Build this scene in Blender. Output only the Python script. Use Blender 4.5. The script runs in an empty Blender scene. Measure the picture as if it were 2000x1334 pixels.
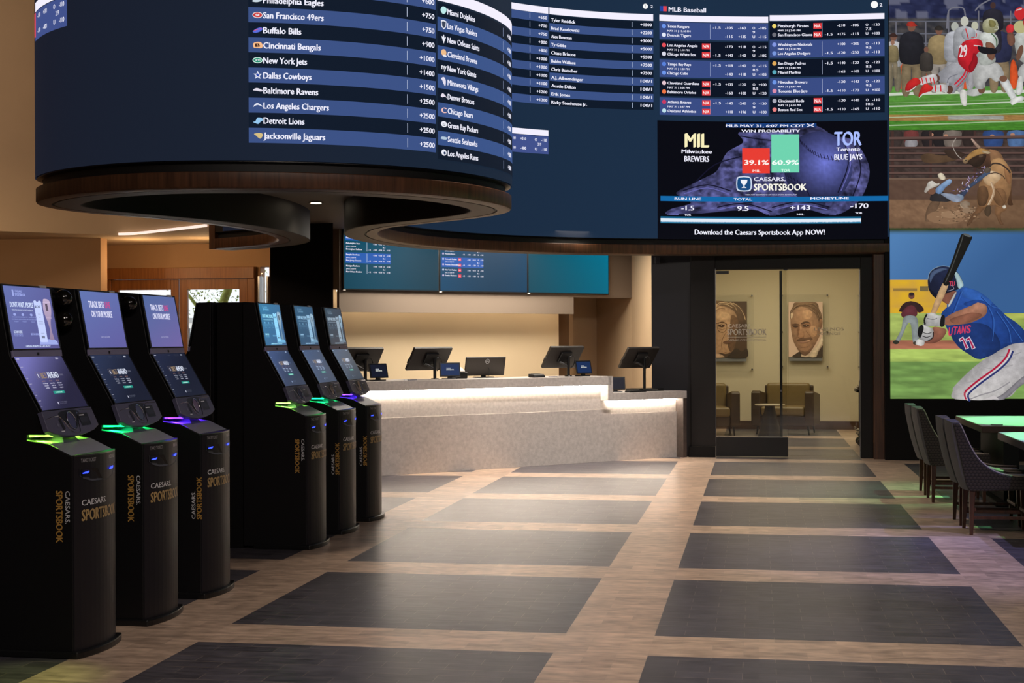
import bpy, bmesh, math, random
from mathutils import Vector, Matrix
random.seed(7)
PI = math.pi
C = bpy.context.scene.collection
SC = bpy.context.scene

# ---------------------------------------------------------------- camera, world, exposure, lights
cam = bpy.data.cameras.new('camera')
cam.sensor_width = 36.0
cam.lens = 2900.0 / 2000.0 * 36.0
cam.shift_y = -3.44 / 2000.0
cam.clip_end = 200
cam_o = bpy.data.objects.new('camera', cam)
C.objects.link(cam_o)
YAW, ROLL = 0.1640, -0.0035
cam_o.matrix_world = Matrix.Translation((0, 0, 1.55)) @ Matrix.Rotation(YAW, 4, 'Z') @ Matrix.Rotation(PI / 2, 4, 'X') @ Matrix.Rotation(ROLL, 4, 'Z')
SC.camera = cam_o

SC.view_settings.view_transform = 'Standard'
SC.view_settings.look = 'None'
SC.view_settings.gamma = 1.0
SC.view_settings.use_curve_mapping = False
SC.view_settings.exposure = 0.0

world = bpy.data.worlds.new('world')
SC.world = world
world.use_nodes = True
bg = world.node_tree.nodes['Background']
bg.inputs[0].default_value = (0.80, 0.88, 1.0, 1)
bg.inputs[1].default_value = 6.0


def lamp(kind, name, loc, energy, color, target=None, size=0.2, size_y=None, spot=None, blend=0.6, soft=None):
    d = bpy.data.lights.new(name, kind)
    d.energy = energy
    d.color = color
    if kind == 'AREA':
        d.size = size
        if size_y:
            d.shape = 'RECTANGLE'
            d.size_y = size_y
    if kind == 'SPOT':
        d.spot_size = math.radians(spot)
        d.spot_blend = blend
        d.shadow_soft_size = soft or 0.06
    if kind == 'POINT':
        d.shadow_soft_size = soft or 0.03
    o = bpy.data.objects.new(name, d)
    C.objects.link(o)
    o.location = loc
    if target is not None:
        v = Vector(target) - Vector(loc)
        o.rotation_euler = v.to_track_quat('-Z', 'Y').to_euler()
    return o


WARM = (1.0, 0.83, 0.66)
# recessed warm downlights over the main floor (ceiling 6.2 m)
for (lx, ly, e) in [(-0.9, 3.6, 230), (-0.2, 5.8, 340), (-1.2, 7.8, 420), (-0.2, 9.8, 440), (-1.4, 11.9, 620), (-0.2, 13.8, 500),
                    (-2.3, 14.3, 680), (-1.3, 16.2, 760), (0.2, 17.2, 400)]:
    lamp('SPOT', 'floor_downlight', (lx, ly, 6.1), e, WARM, (lx, ly, 0), spot=60, blend=1.0, soft=0.12)
# unseen spots added to brighten the front of the stone counter
for (tx, ty) in ((-3.5, 17.0), (-2.4, 18.1), (-1.4, 19.0)):
    lamp('SPOT', 'counter_fill_spot', (tx + 2.6, ty - 3.4, 6.0), 860, (1.0, 0.92, 0.86), (tx, ty, 0.75), spot=32, blend=1.0, soft=0.1)
# wide fill lights added behind and right of the camera to brighten facing surfaces
lamp('AREA', 'front_fill', (1.5, -1.5, 6.0), 330, (1.0, 0.88, 0.78), (-3.0, 9.0, 1.8), size=2.4, size_y=1.2)
lamp('AREA', 'front_fill', (3.8, 3.0, 6.0), 120, (1.0, 0.86, 0.84), (-3.0, 9.0, 1.2), size=2.4, size_y=1.2)
# unseen coloured spots, added for the tints on floor and tabletops
lamp('SPOT', 'green_floor_fill', (3.2, 15.6, 5.9), 800, (0.26, 1.0, 0.50), (1.45, 15.3, 0), spot=28, blend=0.9)
lamp('SPOT', 'green_table_spot', (3.2, 14.9, 5.9), 2600, (0.25, 1.0, 0.38), (2.9, 14.9, 0.75), spot=24, blend=0.3)
lamp('SPOT', 'green_table_spot', (2.9, 12.55, 5.9), 2600, (0.25, 1.0, 0.38), (2.9, 12.55, 0.75), spot=23, blend=0.3)
lamp('SPOT', 'violet_floor_fill', (3.0, 10.2, 5.9), 900, (0.50, 0.46, 1.0), (1.6, 10.8, 0), spot=38, blend=1.0)
lamp('SPOT', 'blue_floor_fill', (4.2, 12.8, 5.9), 700, (0.30, 0.36, 1.0), (1.9, 12.3, 0), spot=26, blend=0.9)
lamp('SPOT', 'yellow_floor_fill', (-3.3, 5.6, 5.9), 500, (0.75, 1.0, 0.18), (-3.35, 6.35, 0), spot=9, blend=0.9)  # added for the yellow-green floor patch by the nearest kiosk
# wash on the left beige walls
lamp('AREA', 'left_wall_wash', (-8.2, 12.5, 5.6), 85, (1.0, 0.74, 0.54), (-9.2, 18.4, 3.0), size=1.6)
lamp('SPOT', 'side_wall_fill', (-9.6, 14.6, 2.6), 95, (1.0, 0.72, 0.45), (-9.6, 18.5, 1.5), spot=90, blend=1.0)  # unseen lamp added to brighten the lower-left wall
lamp('POINT', 'entrance_downlight', (-8.2, 18.9, 2.6), 11, (1.0, 0.66, 0.34), soft=0.08)
lamp('POINT', 'entrance_downlight', (-7.3, 18.9, 2.6), 9, (1.0, 0.66, 0.34), soft=0.08)
# back-of-counter room
lamp('AREA', 'counter_room_panel', (-2.9, 19.3, 2.92), 120, (1.0, 0.89, 0.74), (-2.9, 19.3, 0), size=1.6)
lamp('AREA', 'counter_room_panel', (-3.9, 18.3, 2.92), 60, (1.0, 0.89, 0.74), (-3.9, 18.3, 0), size=1.0)
# lounge
lamp('AREA', 'lounge_panel', (0.4, 23.6, 2.85), 66, (1.0, 0.90, 0.68), (0.4, 23.9, 0), size=2.2, size_y=2.0)


# ---------------------------------------------------------------- materials
def lin(c):
    out = []
    for v in c[:3]:
        v = v / 255.0
        out.append(v / 12.92 if v <= 0.04045 else ((v + 0.055) / 1.055) ** 2.4)
    return tuple(out)


MATS = {}


def mat(name, col=(128, 128, 128), rough=0.5, metal=0.0, emit=None, strength=1.0, noise=0.0, nscale=8.0, bump=0.0, bscale=40.0, coat=0.0, spec=0.5, stretch=None):
    if name in MATS:
        return MATS[name]
    m = bpy.data.materials.new(name)
    m.use_nodes = True
    nt = m.node_tree
    b = nt.nodes['Principled BSDF']
    c = lin(col)
    b.inputs['Base Color'].default_value = (*c, 1)
    b.inputs['Roughness'].default_value = rough
    b.inputs['Metallic'].default_value = metal
    b.inputs['Specular IOR Level'].default_value = spec
    if coat:
        b.inputs['Coat Weight'].default_value = coat
        b.inputs['Coat Roughness'].default_value = 0.15
    if emit is not None:
        b.inputs['Emission Color'].default_value = (*lin(emit), 1)
        b.inputs['Emission Strength'].default_value = strength
    tc = None
    if noise or bump:
        tc = nt.nodes.new('ShaderNodeTexCoord')
        mp = nt.nodes.new('ShaderNodeMapping')
        nt.links.new(tc.outputs['Object'], mp.inputs[0])
        if stretch:
            mp.inputs['Scale'].default_value = stretch
    if noise:
        n = nt.nodes.new('ShaderNodeTexNoise')
        n.inputs['Scale'].default_value = nscale
        n.inputs['Detail'].default_value = 6
        nt.links.new(mp.outputs[0], n.inputs['Vector'])
        r = nt.nodes.new('ShaderNodeMapRange')
        r.inputs['From Min'].default_value = 0.3
        r.inputs['From Max'].default_value = 0.7
        r.inputs['To Min'].default_value = 1 - noise
        r.inputs['To Max'].default_value = 1 + noise
        nt.links.new(n.outputs['Fac'], r.inputs['Value'])
        mx = nt.nodes.new('ShaderNodeVectorMath')
        mx.operation = 'SCALE'
        mx.inputs[0].default_value = c
        nt.links.new(r.outputs[0], mx.inputs['Scale'])
        nt.links.new(mx.outputs[0], b.inputs['Base Color'])
    if bump:
        n2 = nt.nodes.new('ShaderNodeTexNoise')
        n2.inputs['Scale'].default_value = bscale
        n2.inputs['Detail'].default_value = 4
        nt.links.new(mp.outputs[0], n2.inputs['Vector'])
        bp = nt.nodes.new('ShaderNodeBump')
        bp.inputs['Strength'].default_value = bump
        bp.inputs['Distance'].default_value = 0.01
        nt.links.new(n2.outputs['Fac'], bp.inputs['Height'])
        nt.links.new(bp.outputs[0], b.inputs['Normal'])
    MATS[name] = m
    return m


def pic_mat(name, strength=1.0, rough=0.35, spec=0.3):
    if name in MATS:
        return MATS[name]
    m = bpy.data.materials.new(name)
    m.use_nodes = True
    nt = m.node_tree
    b = nt.nodes['Principled BSDF']
    b.inputs['Base Color'].default_value = (0.004, 0.004, 0.005, 1)
    b.inputs['Roughness'].default_value = rough
    b.inputs['Specular IOR Level'].default_value = spec
    a = nt.nodes.new('ShaderNodeAttribute')
    a.attribute_name = 'Col'
    nt.links.new(a.outputs['Color'], b.inputs['Emission Color'])
    b.inputs['Emission Strength'].default_value = strength
    MATS[name] = m
    return m


def print_mat(name, rough=0.6):
    if name in MATS:
        return MATS[name]
    m = bpy.data.materials.new(name)
    m.use_nodes = True
    nt = m.node_tree
    b = nt.nodes['Principled BSDF']
    b.inputs['Roughness'].default_value = rough
    a = nt.nodes.new('ShaderNodeAttribute')
    a.attribute_name = 'Col'
    nt.links.new(a.outputs['Color'], b.inputs['Base Color'])
    MATS[name] = m
    return m


def glass_mat(name, tint=(1, 1, 1), ior=1.45):
    if name in MATS:
        return MATS[name]
    m = bpy.data.materials.new(name)
    m.use_nodes = True
    nt = m.node_tree
    for n in list(nt.nodes):
        nt.nodes.remove(n)
    out = nt.nodes.new('ShaderNodeOutputMaterial')
    tr = nt.nodes.new('ShaderNodeBsdfTransparent')
    tr.inputs[0].default_value = (*tint, 1)
    gl = nt.nodes.new('ShaderNodeBsdfGlossy')
    gl.inputs['Roughness'].default_value = 0.02
    fr = nt.nodes.new('ShaderNodeFresnel')
    fr.inputs[0].default_value = ior
    mx = nt.nodes.new('ShaderNodeMixShader')
    nt.links.new(fr.outputs[0], mx.inputs[0])
    nt.links.new(tr.outputs[0], mx.inputs[1])
    nt.links.new(gl.outputs[0], mx.inputs[2])
    nt.links.new(mx.outputs[0], out.inputs[0])
    MATS[name] = m
    return m


def wood_mat(name, c1, c2, rough=0.45, scale=(30, 30, 1.2), rings=3.0, joint=None):
    if name in MATS:
        return MATS[name]
    m = bpy.data.materials.new(name)
    m.use_nodes = True
    nt = m.node_tree
    b = nt.nodes['Principled BSDF']
    b.inputs['Roughness'].default_value = rough
    tc = nt.nodes.new('ShaderNodeTexCoord')
    mp = nt.nodes.new('ShaderNodeMapping')
    mp.inputs['Scale'].default_value = scale
    nt.links.new(tc.outputs['Object'], mp.inputs[0])
    n = nt.nodes.new('ShaderNodeTexNoise')
    n.inputs['Scale'].default_value = rings
    n.inputs['Detail'].default_value = 5
    nt.links.new(mp.outputs[0], n.inputs['Vector'])
    cr = nt.nodes.new('ShaderNodeValToRGB')
    cr.color_ramp.elements[0].position = 0.3
    cr.color_ramp.elements[1].position = 0.7
    cr.color_ramp.elements[0].color = (*lin(c1), 1)
    cr.color_ramp.elements[1].color = (*lin(c2), 1)
    nt.links.new(n.outputs['Fac'], cr.inputs[0])
    nt.links.new(cr.outputs[0], b.inputs['Base Color'])
    MATS[name] = m
    return m


# ---------------------------------------------------------------- mesh helpers
class MB:
    def __init__(self):
        self.v = []
        self.f = []
        self.m = []

    def add(self, vs, fs, mi=0):
        k = len(self.v)
        self.v += [tuple(p) for p in vs]
        self.f += [tuple(i + k for i in f) for f in fs]
        self.m += [mi] * len(fs)
        return self

    def box(self, x0, x1, y0, y1, z0, z1, mi=0):
        vs = [(x0, y0, z0), (x1, y0, z0), (x1, y1, z0), (x0, y1, z0), (x0, y0, z1), (x1, y0, z1), (x1, y1, z1), (x0, y1, z1)]
        return self.add(vs, [(0, 3, 2, 1), (4, 5, 6, 7), (0, 1, 5, 4), (1, 2, 6, 5), (2, 3, 7, 6), (3, 0, 4, 7)], mi)

    def prism(self, poly, a0, a1, axis='y', mi=0):
        def mk(p, a):
            return {'y': (p[0], a, p[1]), 'x': (a, p[0], p[1]), 'z': (p[0], p[1], a)}[axis]
        n = len(poly)
        vs = [mk(p, a0) for p in poly] + [mk(p, a1) for p in poly]
        fs = [tuple(range(n)), tuple(range(2 * n - 1, n - 1, -1))] + [(i, (i + 1) % n, n + (i + 1) % n, n + i) for i in range(n)]
        return self.add(vs, fs, mi)

    def obox(self, o, ux, uy, uz, mi=0):
        """box from a corner and three edge vectors"""
        o, ux, uy, uz = Vector(o), Vector(ux), Vector(uy), Vector(uz)
        vs = [o, o + ux, o + ux + uy, o + uy, o + uz, o + ux + uz, o + ux + uy + uz, o + uy + uz]
        return self.add(vs, [(0, 3, 2, 1), (4, 5, 6, 7), (0, 1, 5, 4), (1, 2, 6, 5), (2, 3, 7, 6), (3, 0, 4, 7)], mi)

    def tube(self, pts, r, n=10, mi=0, cap=True):
        pts = [Vector(p) for p in pts]
        rs = r if isinstance(r, (list, tuple)) else [r] * len(pts)
        rings = []
        prev = None
        for i, p in enumerate(pts):
            t = (pts[min(i + 1, len(pts) - 1)] - pts[max(i - 1, 0)]).normalized()
            if prev is None:
                up = Vector((0, 0, 1)) if abs(t.z) < 0.9 else Vector((1, 0, 0))
                a = t.cross(up).normalized()
            else:
                a = (prev - t * prev.dot(t)).normalized()
            prev = a
            b = t.cross(a)
            rings.append([p + (a * math.cos(2 * PI * k / n) + b * math.sin(2 * PI * k / n)) * rs[i] for k in range(n)])
        vs = [q for ring in rings for q in ring]
        fs = []
        for i in range(len(pts) - 1):
            for k in range(n):
                k2 = (k + 1) % n
                fs.append((i * n + k, i * n + k2, (i + 1) * n + k2, (i + 1) * n + k))
        if cap:
            fs.append(tuple(range(n - 1, -1, -1)))
            fs.append(tuple(range((len(pts) - 1) * n, len(pts) * n)))
        return self.add(vs, fs, mi)

    def lathe(self, prof, cx=0, cy=0, n=28, mi=0, sx=1, sy=1):
        vs = [(cx + r * sx * math.cos(2 * PI * k / n), cy + r * sy * math.sin(2 * PI * k / n), z) for r, z in prof for k in range(n)]
        fs = []
        for i in range(len(prof) - 1):
            for k in range(n):
                k2 = (k + 1) % n
                fs.append((i * n + k, i * n + k2, (i + 1) * n + k2, (i + 1) * n + k))
        fs.append(tuple(range(n - 1, -1, -1)))
        fs.append(tuple(range((len(prof) - 1) * n, len(prof) * n)))
        return self.add(vs, fs, mi)

    def taper(self, p0, p1, a, b, mi=0):
        """four-sided leg from p0 (size a) to p1 (size b)"""
        vs = []
        for p, s in ((p0, a), (p1, b)):
            sx, sy = (s if isinstance(s, tuple) else (s, s))
            vs += [(p[0] - sx / 2, p[1] - sy / 2, p[2]), (p[0] + sx / 2, p[1] - sy / 2, p[2]), (p[0] + sx / 2, p[1] + sy / 2, p[2]), (p[0] - sx / 2, p[1] + sy / 2, p[2])]
        return self.add(vs, [(0, 3, 2, 1), (4, 5, 6, 7), (0, 1, 5, 4), (1, 2, 6, 5), (2, 3, 7, 6), (3, 0, 4, 7)], mi)

    def xf(self, M, start=0):
        for i in range(start, len(self.v)):
            self.v[i] = tuple(M @ Vector(self.v[i]))
        return self

    def build(self, name, mats, parent=None, smooth=False, bevel=0, seg=2, sub=0):
        me = bpy.data.meshes.new(name)
        me.from_pydata(self.v, [], self.f)
        if not isinstance(mats, (list, tuple)):
            mats = [mats]
        for mm in mats:
            me.materials.append(mm)
        for p, i in zip(me.polygons, self.m):
            p.material_index = i
        bm = bmesh.new()
        bm.from_mesh(me)
        bmesh.ops.recalc_face_normals(bm, faces=bm.faces)
        if smooth:
            for f in bm.faces:
                f.smooth = True
            for e in bm.edges:
                if len(e.link_faces) == 2 and e.calc_face_angle(0) > 0.7:
                    e.smooth = False
        bm.to_mesh(me)
        bm.free()
        o = bpy.data.objects.new(name, me)
        C.objects.link(o)
        if parent is not None:
            o.parent = parent
        if bevel:
            md = o.modifiers.new('bevel', 'BEVEL')
            md.width = bevel
            md.segments = seg
            md.limit_method = 'ANGLE'
            md.angle_limit = 0.6
        if sub:
            md = o.modifiers.new('sub', 'SUBSURF')
            md.levels = sub
            md.render_levels = sub
        return o


def tag(o, label=None, cat=None, group=None, kind=None):
    if label:
        o['label'] = label
    if cat:
        o['category'] = cat
    if group:
        o['group'] = group
    if kind:
        o['kind'] = kind
    return o


def thing(name, label, cat, loc=(0, 0, 0), rz=0, group=None):
    o = bpy.data.objects.new(name, None)
    C.objects.link(o)
    o.empty_display_size = 0.1
    o.location = loc
    o.rotation_euler = (0, 0, rz)
    return tag(o, label, cat, group)


def struct(name, mb, m, **k):
    return tag(mb.build(name, m, **k), kind='structure')


def catmull(P, n=8, closed=False):
    out = []
    L = len(P)
    rng = range(L if closed else L - 1)
    for i in rng:
        if closed:
            p0, p1, p2, p3 = P[(i - 1) % L], P[i], P[(i + 1) % L], P[(i + 2) % L]
        else:
            p0, p1, p2, p3 = P[max(i - 1, 0)], P[i], P[i + 1], P[min(i + 2, L - 1)]
        for k in range(n):
            t = k / n
            out.append(tuple(.5 * ((2 * p1[j]) + (-p0[j] + p2[j]) * t + (2 * p0[j] - 5 * p1[j] + 4 * p2[j] - p3[j]) * t * t + (-p0[j] + 3 * p1[j] - 3 * p2[j] + p3[j]) * t ** 3) for j in range(len(p1))))
    if not closed:
        out.append(tuple(P[-1]))
    return out


# ---------------------------------------------------------------- pictures: flat coloured shapes on a (curved or flat) surface
_TC = {}


def text_mesh(s, bold):
    key = (s, bold)
    if key not in _TC:
        cu = bpy.data.curves.new('t', 'FONT')
        cu.body = s
        cu.size = 1.0
        cu.resolution_u = 5 if len(s) < 5 else 2
        cu.offset = bold
        ob = bpy.data.objects.new('t', cu)
        me = ob.to_mesh()
        vs = [(v.co.x, v.co.y) for v in me.vertices]
        fs = [tuple(p.vertices) for p in me.polygons]
        ob.to_mesh_clear()
        bpy.data.objects.remove(ob)
        bpy.data.curves.remove(cu)
        _TC[key] = (vs, fs)
    return _TC[key]


class Pic:
    """collects coloured polygons in (u, v) and lays them on surf(u, v, lift) -> point"""

    def __init__(self, surf, step=0.0003, lift=0.001):
        self.surf = surf
        self.step = step
        self.l = lift
        self.v = []
        self.f = []
        self.c = []

    def up(self, n=1):
        self.l += self.step * n

    def poly(self, pts, col, col2=None, up=True):
        if up:
            self.up()
        k = len(self.v)
        ys = [p[1] for p in pts]
        y0, y1 = min(ys), max(ys)
        for p in pts:
            self.v.append(self.surf(p[0], p[1], self.l))
            if col2:
                t = (p[1] - y0) / max(y1 - y0, 1e-6)
                self.c.append(lin([col[i] + (col2[i] - col[i]) * t for i in range(3)]))
            else:
                self.c.append(lin(col))
        self.f.append(tuple(range(k, k + len(pts))))

    def grid(self, u0, v0, u1, v1, nu, nv, fn, up=True):
        if up:
            self.up()
        k = len(self.v)
        for j in range(nv + 1):
            for i in range(nu + 1):
                u = u0 + (u1 - u0) * i / nu
                v = v0 + (v1 - v0) * j / nv
                self.v.append(self.surf(u, v, self.l))
                self.c.append(lin(fn(u, v)) if callable(fn) else lin(fn))
        for j in range(nv):
            for i in range(nu):
                a = k + j * (nu + 1) + i
                self.f.append((a, a + 1, a + nu + 2, a + nu + 1))

    def rect(self, u0, v0, u1, v1, col, du=None, up=True):
        n = max(1, int(abs(u1 - u0) / du)) if du else 1
        self.grid(u0, v0, u1, v1, n, 1, col, up)

    def el(self, cx, cy, rx, ry, col, rot=0, n=20, up=True, col2=None):
        c, s = math.cos(rot), math.sin(rot)
        self.poly([(cx + rx * math.cos(2 * PI * k / n) * c - ry * math.sin(2 * PI * k / n) * s, cy + rx * math.cos(2 * PI * k / n) * s + ry * math.sin(2 * PI * k / n) * c) for k in range(n)], col, col2, up)

    def smooth(self, pts, col, col2=None, n=4, up=True):
        self.poly(catmull(pts, n, True), col, col2, up)

    def fill(self, pts, c0, c1=None, n=4, dy=1.0, dx=1.5, rnd=0.30, ns=0.16, nf=0.12):
        """smooth outline filled with small cells: c0 at small v to c1 at large v, softly rounded, with cloth-like grain"""
        c1 = c1 or c0
        self.up()
        P = catmull(pts, n, True)
        ys = [p[1] for p in P]
        y0, y1 = min(ys), max(ys)

        def cross(y):
            c = []
            for i in range(len(P)):
                a, b = P[i], P[(i + 1) % len(P)]
                if (a[1] <= y) != (b[1] <= y):
                    c.append(a[0] + (b[0] - a[0]) * (y - a[1]) / (b[1] - a[1]))
            c.sort()
            return c
        nv = max(3, int((y1 - y0) / dy))
        h = (y1 - y0) / nv
        for j in range(nv):
            ya, yb = y0 + j * h, y0 + (j + 1) * h
            ca, cb, cm = cross(ya + h * .02), cross(yb - h * .02), cross((ya + yb) / 2)
            if len(ca) != len(cb) or len(ca) != len(cm):
                ca = cb = cm
            for s in range(0, len(ca) - 1, 2):
                wd = max(ca[s + 1] - ca[s], cb[s + 1] - cb[s])
                m = max(2, int(wd / dx))
                k = len(self.v)
                for i in range(m + 1):
                    t = i / m
                    for (cc, yy) in ((ca, ya), (cb, yb)):
                        xx = cc[s] + (cc[s + 1] - cc[s]) * t
                        g = (yy - y0) / (y1 - y0)
                        sh = 1 - rnd * (1 - math.sin(PI * (0.08 + 0.84 * t)) ** .7)
                        sh *= 1 + ns * (vnoise(xx * nf, yy * nf, 7) - .5) * 2 + ns * .5 * (vnoise(xx * nf * 3.7, yy * nf * 3.7, 8) - .5) * 2
                        self.v.append(self.surf(xx, yy, self.l))
                        self.c.append(lin([max(0, min(255, (c0[q] + (c1[q] - c0[q]) * g) * sh)) for q in range(3)]))
                for i in range(m):
                    self.f.append((k + 2 * i, k + 2 * i + 2, k + 2 * i + 3, k + 2 * i + 1))

    def line(self, pts, w, col, up=True, sm=0):
        if up:
            self.up()
        if sm:
            pts = catmull(pts, sm)
        for i in range(len(pts) - 1):
            (x0, y0), (x1, y1) = pts[i], pts[i + 1]
            L = math.hypot(x1 - x0, y1 - y0) or 1e-6
            nx, ny = -(y1 - y0) / L * w / 2, (x1 - x0) / L * w / 2
            self.poly([(x0 + nx, y0 + ny), (x0 - nx, y0 - ny), (x1 - nx, y1 - ny), (x1 + nx, y1 + ny)], col, None, False)

    def text(self, s, u, v, h, col, w=None, align='l', bold=0.02, flip=1, rot=0, up=False, xs=1.0):
        """h is the capital height (baseline at v); w forces the whole width; flip=-1 when v grows downwards"""
        if up:
            self.up()
        vs, fs = text_mesh(s, 0.0)
        if not vs:
            return
        x0 = min(p[0] for p in vs)
        x1 = max(p[0] for p in vs)
        sy = h / 0.73
        sx = (w / (x1 - x0)) if w else sy * xs
        off = {'l': 0, 'c': -(x1 - x0) * sx / 2, 'r': -(x1 - x0) * sx}[align]
        c, s_ = math.cos(rot), math.sin(rot)
        cl = lin(col)
        d = min(bold, 0.04) * 0.95
        l0 = self.l
        for (ex, ey) in (((-d, -d * .4), (d, d * .4), (0, 0)) if bold >= 0.03 else ((-d, 0), (d, 0)) if bold else ((0, 0),)):
            k = len(self.v)
            l0 += 0.00025
            for p in vs:
                a = (p[0] + ex - x0) * sx + off
                b = (p[1] + ey) * sy
                self.v.append(self.surf(u + a * c - b * s_, v + (a * s_ + b * c) * flip, l0))
                self.c.append(cl)
            self.f += [tuple(i + k for i in f) for f in fs]

    def build(self, name, m, parent=None):
        me = bpy.data.meshes.new(name)
        me.from_pydata([tuple(p) for p in self.v], [], self.f)
        at = me.attributes.new('Col', 'FLOAT_COLOR', 'POINT')
        flat = []
        for c in self.c:
            flat += [c[0], c[1], c[2], 1.0]
        at.data.foreach_set('color', flat)
        me.materials.append(m)
        o = bpy.data.objects.new(name, me)
        C.objects.link(o)
        if parent is not None:
            o.parent = parent
        return o


def vnoise(x, y, seed=0):
    def h(i, j):
        n = math.sin(i * 127.1 + j * 311.7 + seed * 74.7) * 43758.5453
        return n - math.floor(n)
    i, j = math.floor(x), math.floor(y)
    fx, fy = x - i, y - j
    fx, fy = fx * fx * (3 - 2 * fx), fy * fy * (3 - 2 * fy)
    return (h(i, j) * (1 - fx) + h(i + 1, j) * fx) * (1 - fy) + (h(i, j + 1) * (1 - fx) + h(i + 1, j + 1) * fx) * fy


# common materials
M_BLACK = mat('black_laminate', (13, 12, 13), 0.6, spec=0.2)
M_KIOSK = mat('kiosk_black_metal', (15, 14, 17), 0.5, spec=0.3, bump=0.05, bscale=300)
M_KFRONT = mat('kiosk_front_metal', (34, 32, 38), 0.42, metal=0.25, spec=0.5)
M_PLAST = mat('black_plastic', (18, 18, 20), 0.35)
M_BAR = mat('kiosk_speaker_bar', (136, 130, 164), 0.4, metal=0.2)
M_PANEL = mat('kiosk_grey_panel', (86, 84, 108), 0.38, metal=0.1)
M_STEEL = mat('brushed_steel', (150, 150, 152), 0.3, metal=1.0)
M_CHROME = mat('chrome_trim', (210, 210, 215), 0.15, metal=1.0)
M_DWALL = mat('charcoal_wall_paint', (22, 19, 19), 0.55, spec=0.35)
M_NAVY = mat('dark_navy_wall_panel', (24, 24, 30), 0.35, spec=0.5)
M_BEIGE = mat('warm_beige_wall_paint', (196, 170, 138), 0.8, noise=0.03, nscale=2)
M_TAN = mat('tan_wall_paint', (176, 140, 104), 0.8, noise=0.03, nscale=2)
M_CREAM = mat('cream_wall_paint', (226, 206, 172), 0.75, noise=0.02, nscale=2)
M_LOUNGE = mat('lounge_wall_paint', (214, 203, 176), 0.75)
M_TAUPE = mat('taupe_wall_paint', (128, 114, 102), 0.8)
M_STONE = mat('grey_stone_slab', (186, 178, 172), 0.5, noise=0.13, nscale=26, bump=0.08, bscale=60)
M_DSTONE = mat('dark_stone_edge', (70, 60, 56), 0.6, noise=0.3, nscale=20)
M_WALNUT = wood_mat('walnut_veneer', (66, 41, 27), (104, 68, 45), 0.45, (14, 14, 0.8), 2.5)
M_ORANGE = wood_mat('amber_timber', (122, 74, 34), (154, 98, 50), 0.45, (20, 20, 1), 2)
M_SOFF = mat('grey_soffit_paint', (84, 74, 66), 0.55)
M_INNER = mat('black_soffit_liner', (15, 14, 14), 0.6)
M_WHITE = mat('white_print', (235, 235, 240), 0.5)
M_PIC = pic_mat('led_display', 1.0, 0.3, 0.25)
M_LED = pic_mat('led_wall_display', 1.0, 0.75, 0.08)
M_GLASS = glass_mat('clear_glass', (0.93, 0.93, 0.90), 1.5)

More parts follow.
